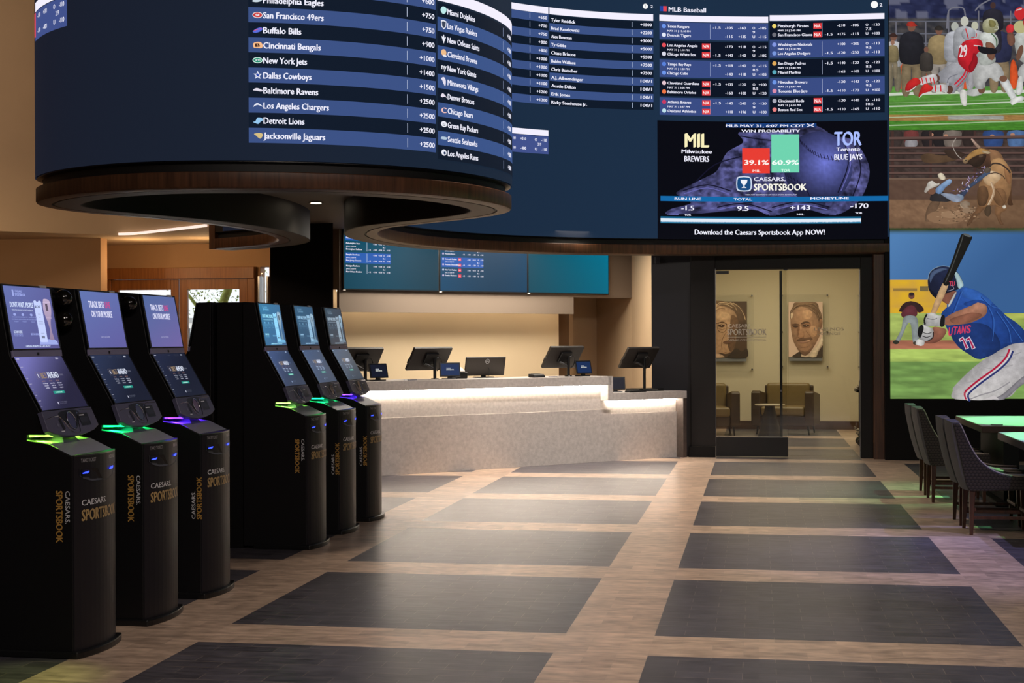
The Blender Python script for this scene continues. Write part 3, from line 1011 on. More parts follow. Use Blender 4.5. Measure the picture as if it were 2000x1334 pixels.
for k, fn in enumerate(['ram', 'hawk', 'G', 'C', 'bronco', 'vik', 'ny', 'helm', 'fleur', 'shield', 'dol']):
    cx, cz = 10.408, 2.922 + k * PR + 0.054
    if fn == 'G':
        led.el(cx, cz, .033, .022, W, up=False)
        led.text('G', cx, cz - .012, .022, (20, 60, 50), w=.026, align='c', bold=.05)
    elif fn == 'C':
        led.text('C', cx, cz - .022, .042, (250, 200, 190), w=.05, align='c', bold=.05)
    elif fn == 'ny':
        led.text('ny', cx, cz - .016, .044, W, w=.055, align='c', bold=.05)
    elif fn == 'shield':
        led.poly([(cx - .03, cz + .03), (cx, cz + .036), (cx + .03, cz + .03), (cx + .025, cz - .015), (cx, cz - .035), (cx - .025, cz - .015)], W, None, False)
        led.poly([(cx - .022, cz + .022), (cx, cz + .027), (cx + .022, cz + .022), (cx + .018, cz - .011), (cx, cz - .026), (cx - .018, cz - .011)], (60, 70, 90), None, True)
    elif fn == 'fleur':
        led.el(cx, cz, .007, .034, W, up=False)
        led.el(cx - .012, cz + .004, .006, .018, W, rot=.5, up=False)
        led.el(cx + .012, cz + .004, .006, .018, W, rot=-.5, up=False)
        led.rect(cx - .016, cz - .014, cx + .016, cz - .009, W, None, False)
    elif fn == 'helm':
        led.el(cx, cz + .004, .028, .026, (240, 190, 140), up=False)
        led.rect(cx - .005, cz - .026, cx + .03, cz - .012, W, None, False)
    elif fn == 'hawk':
        led.smooth([(cx - .034, cz - .006), (cx - .02, cz + .012), (cx + .034, cz + .008), (cx + .02, cz - .008)], (180, 200, 220), up=False)
    elif fn == 'bronco':
        led.smooth([(cx - .034, cz - .006), (cx - .01, cz + .018), (cx + .034, cz - .014), (cx + .01, cz - .006), (cx - .015, cz - .014)], (235, 225, 240), up=False)
    elif fn == 'ram':
        led.el(cx, cz, .028, .024, W, up=False)
        led.el(cx + .006, cz - .004, .012, .011, (30, 50, 90), up=True)
    elif fn == 'vik':
        led.smooth([(cx - .03, cz + .02), (cx, cz + .034), (cx + .02, cz + .01), (cx + .014, cz - .034), (cx - .008, cz - .01), (cx - .018, cz + .008)], (230, 225, 240), up=False)
    else:
        led.smooth([(cx - .034, cz), (cx - .01, cz + .03), (cx + .03, cz + .02), (cx + .02, cz - .014), (cx - .012, cz - .026)], (190, 235, 235), up=False)
# odds in the two small tables
for (s1, zt) in ((18.972, 4.174), (7.315, 4.206)):
    for (ds, dz, t, w) in ((.60, .145, '-110', .08), (.49, .145, '-110', .085), (.33, .145, '+310', .085), (.17, .145, 'O', .03), (.03, .145, '-110', .075), (.11, .20, '219', .05), (.49, .262, '-110', .085), (.33, .262, '-400', .085), (.17, .262, 'U', .028), (.03, .262, '-110', .075)):
        if ds == .60:
            continue
        led.text(t, s1 - ds, zt - dz, .036, B_TXT, w=w, align='r', bold=.03)
led.rect(6.60, 3.93, 6.66, 4.12, (235, 70, 80), None, False)

# ---- race table
led.up()
RP = 0.1033
led.rect(17.2, 5.634, 18.972, 5.716, B_HEAD, 0.08, False)
led.rect(18.988, 5.632, 20.402, 5.716, B_HEAD, 0.08, False)
for k in range(11):
    z = 5.632 - (k + 1) * RP
    led.rect(17.2, z, 18.972, z + RP - .001, B_BAND if k % 2 == 0 else B_DARK, .08, False)
    z -= 0.008
    led.rect(18.988, z, 20.402, z + RP - .001, B_BAND if k % 2 == 1 else B_DARK, .08, False)
led.up()
R1 = ['+550', '+700', '+750', '+800', '+800', '+1000', '+1000', '+1000', '+1100', '+1200', '+1200']
R2 = [('Tyler Reddick', '+1500'), ('Brad Keselowski', '+2200'), ('Alex Bowman', '+3000'), ('Ty Gibbs', '+5000'), ('Chase Briscoe', '+5500'), ('Bubba Wallace', '+7500'), ('Chris Buescher', '+7500'), ('A.J. Allmendinger', '100/1'), ('Austin Dillon', '100/1'), ('Erik Jones', '100/1'), ('Ricky Stenhouse Jr.', '100/1')]
for k in range(11):
    z = 5.632 - (k + 1) * RP + .033
    led.text(R1[k], 18.952, z, .038, B_TXT, w=.031 * len(R1[k]), align='r', bold=.03)
    led.rect(18.70, z - .012, 18.706, z + .055, (180, 195, 225), None, False)
    led.text(R2[k][0], 19.012, z - .018, .042, B_TXT, w=.0262 * len(R2[k][0]), bold=.035)
    led.text(R2[k][1], 20.383, z - .002, .040, B_TXT, w=.030 * len(R2[k][1]), align='r', bold=.03)
    led.rect(20.120, z - .020, 20.126, z + .050, (180, 195, 225), None, False)
led.text('NASCAR Winner', 18.62, 5.83, .06, B_TXT, w=.60, align='r', bold=.035)
led.el(20.30, 5.815, .034, .034, (250, 250, 250), up=False)
led.text('2', 20.37, 5.795, .040, B_TXT, w=.026, bold=.03)
led.rect(20.299, 5.80, 20.303, 5.84, (40, 50, 70), None, True)


# ---- baseball table, in picture units of the flat end of the wall
def bp(x, y):
    t = (x - 1283) / 449.0
    kz = 0.00657 + (0.006515 - 0.00657) * t
    return 20.45 + (x - 1283) * 0.006521, 4.34 + (4.319 - 4.34) * t + ((238 - 2 * t) - y) * kz


base = led
q = Pic(lambda x, y, l: wall_surf(*bp(x, y), l), step=0.0010, lift=led.l)
q.up()
q.text('MLB Baseball', 1307, 22, 9.0, B_TXT, w=74, flip=-1, bold=.03)
q.rect(1289, 12, 1296, 22, (40, 70, 160), None, False)
q.rect(1296, 12, 1303, 22, (225, 70, 80), None, False)
q.el(1709, 9, 7, 7, (250, 250, 250), up=False)
q.text('2', 1719, 13, 6.5, B_TXT, w=5, flip=-1)
q.text('2', 1719, 13, 6.5, B_TXT, w=5, flip=-1)
q.rect(1288, 29, 1504, 41, B_HEAD, 12, False)
q.rect(1507, 26, 1728, 37, B_HEAD, 12, False)
GM = [
    [('Texas Rangers', 'MAY 31 | 12:10 PM', 'Detroit Tigers', 0, '-1.5', '-105', '-160', 'O', '-105', '9', '', '-115', '+135', 'U', '-115'),
     ('Los Angeles Angels', 'MAY 31 | 1:10 PM', 'Chicago White Sox', 1, '', '-170', '+118', 'O', '-115', '9', '-1.5', '+143', '-140', 'U', '-105'),
     ('Tampa Bay Rays', 'MAY 31 | 1:20 PM', 'Chicago Cubs', 0, '-1.5', '+118', '-140', 'O', '-115', '8.5', '', '-140', '+118', 'U', '-105'),
     ('Cleveland Guardians', 'MAY 31 | 2:05 PM', 'Baltimore Orioles', 1, '-1.5', '+135', '-120', 'O', '+100', '8.5', '', '-160', '+100', 'U', '-120'),
     ('Atlanta Braves', 'MAY 31 | 2:37 PM', 'Oakland Athletics', 1, '-1.5', '-140', '-240', 'O', '-120', '9', '', '+118', '+196', 'U', '+100')],
    [('Pittsburgh Pirates', 'MAY 31 | 2:45 PM', 'San Francisco Giants', 1, '', '-210', '-105', 'O', '-120', '7.5', '-1.5', '+175', '-115', 'U', '+100'),
     ('Washington Nationals', 'MAY 31 | 3:10 PM', 'Los Angeles Dodgers', 0, '', '+100', '+205', 'O', '-110', '9.5', '-1.5', '-120', '-250', 'U', '-110'),
     ('San Diego Padres', 'MAY 31 | 5:40 PM', 'Miami Marlins', 0, '-1.5', '+140', '-120', 'O', '-120', '8.5', '', '-165', '+100', 'U', '+100'),
     ('Milwaukee Brewers', 'MAY 31 | 6:07 PM', 'Toronto Blue Jays', 0, '', '-130', '+143', 'O', '-120', '9.5', '-1.5', '+110', '-170', 'U', '+100'),
     ('Cincinnati Reds', 'MAY 31 | 6:10 PM', 'Boston Red Sox', 1, '', '-130', '+140', 'O', '-110', '10.5', '-1.5', '+110', '-165', 'U', '-110')]]
ICON = [[((110, 150, 235), (230, 235, 250)), ((230, 80, 90), (220, 220, 235)), ((90, 130, 220), (110, 150, 235)), ((230, 200, 210), (240, 120, 70)), ((200, 60, 100), (190, 225, 235))],
        [((240, 215, 110), (110, 110, 120)), ((130, 150, 225), (120, 150, 220)), ((225, 170, 90), (90, 170, 190)), ((110, 150, 230), (220, 140, 170)), ((170, 170, 185), (235, 130, 130))]]
q.up()
for c in range(2):
    x0, x1 = ((1288, 1504), (1507, 1728))[c]
    for r in range(5):
        y0 = (42.5, 79.5, 116.5, 153.5, 190.5)[r] if c == 0 else (39.0, 75.5, 112.5, 149.5, 186.0)[r]
        lit = (r % 2 == 0) if c == 0 else (r % 2 == 1)
        q.rect(x0, y0, x1, y0 + 34, (58, 76, 132) if lit else (12, 20, 36), 12, False)
q.up()
for c in range(2):
    x0 = (1288, 1507)[c]
    for r in range(5):
        g = GM[c][r]
        y0 = (42.5, 79.5, 116.5, 153.5, 190.5)[r] if c == 0 else (39.0, 75.5, 112.5, 149.5, 186.0)[r]
        ia, ib = ICON[c][r]
        q.el(x0 + 9, y0 + 8.5, 4.2, 4.2, ia, up=False)
        q.el(x0 + 9, y0 + 25.5, 4.2, 4.2, ib, up=False)
        q.text(g[0], x0 + 16, y0 + 11, 5.6, B_TXT, w=3.28 * len(g[0]) + 1, flip=-1, bold=.03)
        q.text(g[1], x0 + 16, y0 + 19, 3.6, B_TXT, w=2.72 * len(g[1]), flip=-1, bold=.03)
        q.text(g[2], x0 + 16, y0 + 28.5, 5.6, B_TXT, w=3.28 * len(g[2]) + 1, flip=-1, bold=.03)
        if g[3]:
            for yy in (3.5, 20.5):
                q.rect(x0 + 85, y0 + yy, x0 + 101, y0 + yy + 11, (225, 62, 66), None, False)
        q.rect(x0 + 101.5, y0 + 3, x0 + 102.2, y0 + 31, (190, 200, 230), None, False)
        xs = (x0 + 122, x0 + 146, x0 + 172, x0 + 190, x0 + 212)
        for i, t in enumerate(g[4:9]):
            if t:
                q.text(t, xs[i], y0 + 11.5, 5.2, B_TXT, w=3.7 * len(t) if len(t) > 1 else 4.6, flip=-1, align='r', bold=.02)
        q.text(g[9], x0 + 185.5, y0 + 19.5, 5.2, B_TXT, w=3.5 * len(g[9]) if len(g[9]) > 1 else 4.4, flip=-1, bold=.015)
        for i, t in enumerate(g[10:15]):
            if t:
                q.text(t, xs[i], y0 + 28.5, 5.2, B_TXT, w=3.7 * len(t) if len(t) > 1 else 4.6, flip=-1, align='r', bold=.02)
q.up()
for c in range(2):
    x0 = (1288, 1507)[c]
    for r in range(5):
        if GM[c][r][3]:
            y0 = (42.5, 79.5, 116.5, 153.5, 190.5)[r] if c == 0 else (39.0, 75.5, 112.5, 149.5, 186.0)[r]
            for yy in (12, 29):
                q.text('N/A', x0 + 93, y0 + yy, 6, (255, 235, 235), w=12, flip=-1, align='c', bold=.03)

# ---- video panel (game advert)
q.up()
VX = lambda x, y: (950 + x / 2.5, y / 2.5)     # picture read from an enlarged crop


def V(pts):
    return [VX(*p) for p in pts]


q.rect(1283, 235.5, 1732.5, 467, (8, 9, 18), 12)


def leather(u, v):
    n = vnoise(u / 9, v / 7, 1) * .5 + vnoise(u / 3.2, v / 3.2, 2) * .3 + vnoise(u / 24, v / 20, 3) * .5
    k = max(.12, n * 1.5 - .15)
    return (72 * k + 6, 73 * k + 6, 116 * k + 12)


def clipgrid(pts, nu, nv, fn, quadclip=True):
    """fill a smooth outline with small coloured cells"""
    P = catmull(pts, 4, True)
    xs = [p[0] for p in P]
    ys = [p[1] for p in P]
    x0, x1, y0, y1 = min(xs), max(xs), min(ys), max(ys)

    def rows(y):
        c = []
        for i in range(len(P)):
            a, b3 = P[i], P[(i + 1) % len(P)]
            if (a[1] <= y) != (b3[1] <= y):
                c.append(a[0] + (b3[0] - a[0]) * (y - a[1]) / (b3[1] - a[1]))
        c.sort()
        return c
    q.up()
    dy = (y1 - y0) / nv
    for j in range(nv):
        ya = y0 + j * dy
        yb = ya + dy
        ca, cb, cm = rows(ya + dy * .02), rows(yb - dy * .02), rows((ya + yb) / 2)
        if not (len(ca) == len(cb) == len(cm)):
            ca = cb = cm
        for s in range(0, len(ca) - 1, 2):
            m = max(1, int((cm[s + 1] - cm[s]) / ((x1 - x0) / nu)))
            k = len(q.v)
            for i in range(m + 1):
                for (cc, yy) in ((ca, ya), (cb, yb)):
                    xx = cc[s] + (cc[s + 1] - cc[s]) * i / m
                    q.v.append(q.surf(xx, yy, q.l))
                    q.c.append(lin(fn(xx, yy)))
            for i in range(m):
                q.f.append((k + 2 * i, k + 2 * i + 2, k + 2 * i + 3, k + 2 * i + 1))


glove = V([(1240, 640), (1260, 690), (1180, 740), (1130, 830), (1080, 860), (1020, 890), (940, 930), (930, 950), (1000, 990), (900, 1020), (880, 1048), (1050, 1040), (1300, 1020), (1400, 1050), (1560, 1020), (1700, 1050), (1800, 1000), (1850, 930), (1872, 840), (1850, 760), (1790, 680), (1700, 660), (1640, 620), (1560, 600), (1400, 640)])
clipgrid(glove, 130, 90, leather)


def ballc(u, v):
    cx, cy = VX(1640, 800)
    d = math.hypot(u - cx - 8, v - cy + 4) / 62
    k = max(.35, 1.08 - d * .62) * (0.93 + .14 * vnoise(u / 4, v / 4, 5))
    return (104 * k, 112 * k, 196 * k)


ball = [VX(1625 + 165 * math.cos(a), 815 + 178 * math.sin(a)) for a in [2 * PI * i / 16 for i in range(16)]]
clipgrid(ball, 50, 50, ballc)
q.up()
for (A, sgn) in ((V([(1540, 690), (1580, 730), (1640, 765), (1720, 780)]), 1), (V([(1470, 860), (1540, 900), (1580, 950)]), -1)):
    pp = catmull(A, 5)
    q.line(pp, .9, (50, 50, 90), False)
    for p in pp:
        q.line([(p[0] - 1.5, p[1] - 7), (p[0] + 1.5, p[1] + 3)], 1.3, (22, 22, 46), False)
for f in ([(1750, 680), (1770, 800), (1720, 940)], [(1800, 700), (1830, 830), (1790, 960)], [(960, 930), (1080, 900), (1200, 930)], [(1020, 890), (1120, 800), (1250, 760)], [(1130, 1010), (1260, 990), (1400, 1030)], [(1400, 1010), (1540, 980), (1680, 1010)], [(1250, 660), (1400, 680), (1520, 660)]):
    q.line(catmull(V(f), 4), 2.2, (20, 20, 42), False)
for f in ([(1760, 690), (1782, 800), (1735, 930)], [(965, 945), (1080, 915), (1190, 945)], [(1135, 1022), (1260, 1002), (1390, 1042)], [(1410, 1022), (1540, 995), (1670, 1022)]):
    q.line(catmull(V(f), 4), 1.6, (104, 104, 178), False)
q.up()
q.rect(*VX(1175, 597), *VX(1618, 618), (24, 60, 120), 12, False)
q.rect(*VX(1255, 842), *VX(1390, 719), (232, 62, 52), 4, False)
q.rect(*VX(1398, 838), *VX(1534, 651), (112, 212, 176), 4, False)
q.rect(*VX(847, 957), *VX(1960, 982), (20, 104, 168), 12, False)
q.rect(*VX(847, 1057), *VX(1830, 1066), (24, 100, 140), 12, False)
q.rect(*VX(847, 1066), *VX(1830, 1084), (226, 236, 248), 12, False)
q.rect(*VX(847, 1082), *VX(1830, 1090), (40, 120, 160), 12, False)
q.poly([(p[0], p[1]) for p in catmull(V([(1226, 872), (1240, 858), (1286, 858), (1300, 872), (1300, 916), (1286, 930), (1240, 930), (1226, 916)]), 2, True)], (214, 226, 244), None, False)
q.up()
q.poly([(p[0], p[1]) for p in catmull(V([(1231, 876), (1243, 863), (1284, 863), (1295, 876), (1295, 913), (1284, 925), (1243, 925), (1231, 913)]), 2, True)], (24, 76, 128), None, False)
q.up()
q.poly(V([(1246, 874), (1280, 874), (1277, 890), (1266, 900), (1266, 908), (1276, 914), (1250, 914), (1260, 908), (1260, 900), (1249, 890)]), (240, 244, 250), None, False)


def vt(s, x, y, h, w, col=B_TXT, bold=.03, align='l'):
    px, py = VX(x, y)
    q.text(s, px, py, h / 2.5, col, w=w / 2.5, flip=-1, bold=bold, align=align)


vt('MLB MAY 31, 6:07 PM CDT', 1175, 616, 14, 385)
vt('WIN PROBABILITY', 1252, 641, 14, 286)
q.line(V([(1572, 600), (1606, 615)]), 1.4, B_TXT, False)
q.line(V([(1572, 615), (1606, 600)]), 1.4, B_TXT, False)
vt('MIL', 972, 716, 70, 116, (250, 240, 190), .05)
vt('Milwaukee', 954, 747, 20, 150)
vt('BREWERS', 968, 787, 28, 122, B_TXT, .04)
vt('TOR', 1706, 708, 70, 126, (170, 190, 255), .05)
vt('Toronto', 1714, 737, 20, 112)
vt('BLUE JAYS', 1704, 778, 28, 132, B_TXT, .04)
vt('39.1%', 1266, 800, 24, 118, (255, 245, 240), .04)
vt('60.9%', 1402, 800, 24, 128, (245, 255, 250), .04)
vt('MIL', 1306, 836, 13, 38, (255, 220, 215))
vt('TOR', 1446, 834, 13, 42, (220, 255, 240))
vt('CAESARS.', 1312, 880, 20, 154, B_TXT, .02)
vt('SPORTSBOOK', 1312, 926, 34, 256, (250, 248, 235), .05)
vt('ODDS MAY BE DIFFERENT ON YOUR SPORTS BETTING APP', 1270, 950, 6, 250, B_TXT, .0)
vt('RUN LINE', 918, 976, 13, 132)
vt('TOTAL', 1212, 976, 13, 90)
vt('MONEYLINE', 1588, 972, 12, 184)
vt('-1.5', 952, 1026, 24, 62)
vt('9.5', 1230, 1026, 24, 54)
vt('+143', 1490, 1022, 24, 96)
vt('-170', 1780, 1016, 24, 84)
vt('TOR', 967, 1053, 9, 32)
vt('MIL', 1522, 1048, 9, 34)
vt('TOR', 1802, 1044, 9, 34)
vt('Download the Caesars Sportsbook App NOW!', 1018, 1144, 26, 638, B_TXT, .03)
off = len(base.v)
base.v += q.v
base.c += q.c
base.f += [tuple(i + off for i in f) for f in q.f]
base.build('led_screen', M_LED, can)

# interior ceiling behind the canopy
inner = [(PT[i][0] - NR[i][0] * 0.2, PT[i][1] - NR[i][1] * 0.2) for i in range(0, len(PT), 3)]
inner[-1] = (1.62, 19.66)
struct('ceiling_inner', MB().prism(inner + [(1.6, 21.6), (-1.6, 25.0), (-6.2, 20.4)], 2.955, 3.0, 'z'), M_SOFF)
struct('ceiling_lounge', MB().box(-1.5, 2.1, 20.0, 26.0, 2.95, 3.05), M_CREAM)
dl = thing('recessed_downlight', 'small lit recessed downlight in the grey soffit inside the curved canopy', 'ceiling light', (-4.42, 14.55, 2.95))
MB().lathe([(0.055, -0.004), (0.075, -0.008), (0.075, 0.0), (0.055, 0.0)], n=24).build('trim_ring', M_SOFF, dl)
MB().lathe([(0.0, -0.010), (0.052, -0.010), (0.052, -0.002), (0.0, -0.002)], n=24).build('lens', mat('downlight_lens', (255, 240, 210), emit=(255, 236, 205), strength=14), dl)
lamp('SPOT', 'canopy_downlight', (-4.42, 14.55, 2.92), 18, (1, 0.82, 0.6), (-4.42, 14.55, 0), spot=120, blend=0.8, soft=0.05)

# ================================================================ BETTING COUNTER
RZ = PI / 4
ct = thing('betting_counter', 'long grey stone betting counter with glowing light under its raised top', 'counter', CO, RZ)
XS, XE = 3.93, 5.205
MB().box(0.0, XS, 0.0, 0.62, 0.975, 1.085).box(XS - 0.055, XS + 0.025, 0.0, 0.62, 0.775, 1.085).build('high_countertop', M_STONE, ct, bevel=0.003)
MB().prism([(XS + 0.025, 0.0), (XE, 0.0), (XE, 0.19), (4.775, 0.62), (XS + 0.025, 0.62)], 0.775, 0.872, 'z').build('low_countertop', M_STONE, ct, bevel=0.003)
MB().box(0.0, XS + 0.1, 0.150, 0.20, 0.665, 0.975).build('upper_front_panel', M_STONE, ct)
MB().box(0.0, XS + 0.1, 0.135, 0.19, 0.0, 0.662).build('lower_front_panel', M_STONE, ct, bevel=0.002)
MB().box(XS + 0.1, XE - 0.06, 0.135, 0.19, 0.0, 0.60).box(XS + 0.1, XE - 0.06, 0.150, 0.20, 0.603, 0.775).build('side_front_panel', M_STONE, ct)
MB().box(XE - 0.06, XE, 0.004, 0.19, 0.0, 0.772).build('end_panel', M_DSTONE, ct, bevel=0.002)
MB().box(0.0, 4.76, 0.55, 0.60, 0.0, 0.77).build('back_panel', M_BLACK, ct)
ledm = mat('counter_led', (255, 245, 225), emit=(255, 241, 222), strength=85)
MB().box(0.02, XS - 0.07, 0.118, 0.140, 0.962, 0.974).build('led_strip', ledm, ct)
MB().box(XS + 0.04, XE - 0.075, 0.118, 0.140, 0.762, 0.774).build('led_strip', ledm, ct)


def pos_monitor(x, y, zb, label, plate=False, up=0.0):
    t = thing('touchscreen_monitor', label, 'monitor', ROT @ Vector((x, y, zb)), RZ, 'tilted sales monitors along the counter')
    # rotated by a tilt: top edge leans to the customer side (-y)
    T = Matrix.Translation((-0.02, 0.03, 0.235 + up)) @ Matrix.Rotation(math.radians(38), 4, 'X')
    MB().box(-0.265, 0.265, -0.004, 0.034, -0.165, 0.165).xf(T).build('housing', mat('monitor_housing', (46, 41, 38), 0.42), t, bevel=0.006)
    MB().box(-0.250, 0.250, 0.034, 0.036, -0.15, 0.15).xf(T).build('screen_face', mat('screen_glass', (10, 12, 16), 0.15), t)
    MB().box(-0.085, 0.085, -0.035, -0.004, -0.06, 0.10).xf(T).build('mount_plate', M_PLAST, t, bevel=0.006)
    MB().box(-0.285, -0.262, -0.01, 0.02, -0.06, 0.0).xf(T).build('card_reader', mat('monitor_housing', (46, 41, 38), 0.42), t, bevel=0.004)
    MB().tube([(0.03, -0.01, 0), (0.03, -0.01, 0.31 + up)], 0.019, 14).build('pole', M_PLAST, t, smooth=True)
    MB().tube([(0.03, -0.01, 0.31 + up), (0.03, -0.01, 0.322 + up)], 0.022, 14).build('pole_cap', M_STEEL, t, smooth=True)
    MB().tube([(0.03, -0.01, 0.12 + up), (-0.05, 0.02, 0.17 + up), (-0.10, 0.05, 0.19 + up)], 0.012, 8).tube([(0.03, -0.01, 0.26 + up), (0.0, 0.0, 0.27 + up)], 0.014, 8).build('support_arm', M_PLAST, t, smooth=True)
    MB().tube([(a, b3, c3 + up) for a, b3, c3 in catmull([(0.03, -0.02, 0.24), (0.08, -0.03, 0.255), (0.13, -0.01, 0.21), (0.12, 0.0, 0.14), (0.06, -0.01, 0.10)], 6)], 0.006, 6).build('cable', mat('black_cable', (38, 36, 36), 0.4), t, smooth=True)
    if plate:
        MB().box(-0.16, 0.26, -0.13, 0.14, 0.0, 0.035).build('base_plate', M_PLAST, t, bevel=0.004)
        MB().box(-0.10, 0.16, -0.133, -0.129, 0.010, 0.024).build('drawer_slot', M_STEEL, t)
    else:
        MB().lathe([(0.0, 0), (0.05, 0), (0.045, 0.010), (0.0, 0.012)], 0.03, -0.01).build('base_flange', M_PLAST, t)
    return t


def customer_display(x, y, zb, label, turn=0.0, lit=(22, 44, 84)):
    t = thing('customer_display', label, 'tablet', ROT @ Vector((x, y, zb)), RZ + turn, 'customer displays on the counter')
    T = Matrix.Translation((0, 0, 0.115)) @ Matrix.Rotation(math.radians(-14), 4, 'X')
    MB().box(-0.125, 0.125, 0.0, 0.016, -0.085, 0.085).xf(T).build('housing', M_PLAST, t, bevel=0.004)

    def sf(u, v, l):
        return T @ Vector((u, -0.001 - l, v))
    p = Pic(sf, lift=0.0004)
    p.grid(-0.110, -0.072, 0.110, 0.070, 2, 2, lit)
    if lit != (20, 22, 34):
        p.up()
        p.text('CAESARS.', -0.045, 0.010, 0.013, (225, 230, 240), w=0.055, bold=.02)
        p.text('SPORTSBOOK', -0.045, -0.010, 0.015, (220, 222, 215), w=0.09, bold=.04)
    p.build('display_screen', M_PIC, t)
    MB().prism([(-0.03, 0.012), (0.03, 0.012), (0.018, 0.05), (-0.018, 0.05)], 0.0, 0.03, 'y').build('neck', M_PLAST, t, bevel=0.003)
    MB().box(-0.085, 0.085, -0.03, 0.075, 0.0, 0.012).build('base', M_PLAST, t, bevel=0.004)
    return t


pos_monitor(0.56, 0.40, 1.086, 'tilted black sales monitor on a pole, leftmost on the counter, half behind a kiosk')
pos_monitor(1.47, 0.34, 1.086, 'tilted black sales monitor on a pole, between the half-hidden one and the flat computer screen')
pos_monitor(3.50, 0.38, 1.086, 'tilted black sales monitor on a pole near the step in the counter')
pos_monitor(4.72, 0.33, 0.873, 'tilted black sales monitor on a pole and flat base on the low counter end', True, 0.195)
customer_display(0.68, 0.24, 1.086, 'small dark customer tablet partly behind the far kiosk', 0.1, (20, 24, 40))
customer_display(1.63, 0.20, 1.086, 'small blue-lit customer tablet beside the monitor left of the computer screen', -0.35)
customer_display(3.66, 0.22, 1.086, 'small blue-lit customer tablet beside the monitor near the counter step')
customer_display(4.18, 0.22, 0.873, 'small dark customer tablet down on the low counter end', -0.5, (20, 22, 34))

t = thing('computer_screen', 'flat black computer screen seen from behind with a round badge', 'monitor', ROT @ Vector((2.36, 0.52, 1.086)), RZ - 0.12)
T = Matrix.Translation((0, 0, 0.137)) @ Matrix.Rotation(math.radians(14), 4, 'X')
MB().box(-0.275, 0.275, 0, 0.03, -0.120, 0.118).xf(T).build('housing', mat('computer_shell', (48, 42, 38), 0.3), t, bevel=0.012, seg=3)
lg = Pic(lambda u, v, l: T @ Vector((u, -0.0005 - l, v)), lift=0.0004)
n = 24
for k in range(n):
    a, b2 = 2 * PI * k / n, 2 * PI * (k + 1) / n
    lg.poly([(0.02 + .030 * math.cos(a), .065 + .030 * math.sin(a)), (0.02 + .030 * math.cos(b2), .065 + .030 * math.sin(b2)), (0.02 + .025 * math.cos(b2), .065 + .025 * math.sin(b2)), (0.02 + .025 * math.cos(a), .065 + .025 * math.sin(a))], (190, 190, 192), None, False)
lg.text('DELL', 0.02, .059, .013, (190, 190, 192), w=.042, align='c', bold=.03)
lg.build('badge', print_mat('printed_badge', .3), t)
MB().tube(catmull([(0.035, -0.005, 0.13), (0.045, -0.015, 0.09), (0.035, -0.02, 0.02)], 5), 0.003, 6).build('cable', M_PLAST, t, smooth=True)
MB().box(-0.11, 0.11, -0.02, 0.13, 0.0, 0.012).box(-0.03, 0.03, 0.05, 0.07, 0.0, 0.12).build('stand', M_PLAST, t, bevel=0.003)

t = thing('receipt_printer', 'small black receipt printer with a pale top beside the computer screen', 'printer', ROT @ Vector((1.90, 0.42, 1.086)), RZ)
MB().box(-0.09, 0.09, -0.06, 0.09, 0, 0.075).build('body', M_PLAST, t, bevel=0.008)
MB().prism([(-0.05, 0.076), (0.09, 0.076), (0.09, 0.135), (0.03, 0.135), (-0.05, 0.09)], -0.075, 0.06, 'x').build('lid', mat('pale_printer_lid', (196, 188, 180), 0.5), t, bevel=0.004)
t = thing('card_terminal', 'low black card terminal lying on the counter right of the computer screen', 'card reader', ROT @ Vector((2.86, 0.13, 1.086)), RZ)
MB().prism([(-0.06, 0.0), (0.07, 0.0), (0.07, 0.045), (-0.03, 0.040), (-0.06, 0.012)], -0.085, 0.085, 'x').build('body', M_PLAST, t, bevel=0.006)
MB().box(-0.06, 0.03, -0.02, 0.05, 0.0435, 0.047).build('keypad', mat('dark_keys', (60, 60, 62), .5), t)
for (xx, lab) in ((1.06, 'small dark blue leaflet lying flat on the counter left of the poles'), (3.10, 'small dark blue leaflet lying flat beside the black card terminal')):
    t = thing('leaflet', lab, 'leaflet', ROT @ Vector((xx, 0.15, 1.0865)), RZ)
    MB().box(-0.055, 0.055, -0.04, 0.04, 0.0, 0.006).build('paper', mat('navy_leaflet', (52, 62, 92), .5), t)
    MB().box(-0.095, -0.065, -0.02, 0.02, 0.0, 0.008).build('clip', M_WHITE, t)
t = thing('keyboard', 'thin black keyboard leaning across the low counter end', 'keyboard', ROT @ Vector((4.40, 0.085, 0.873)), RZ + 0.1)
MB().box(-0.15, 0.15, -0.05, 0.05, 0.0, 0.018).build('body', M_PLAST, t, bevel=0.004)
MB().box(-0.14, 0.14, -0.04, 0.04, 0.018, 0.022).build('keys', mat('dark_keys', (60, 60, 62), .5), t)

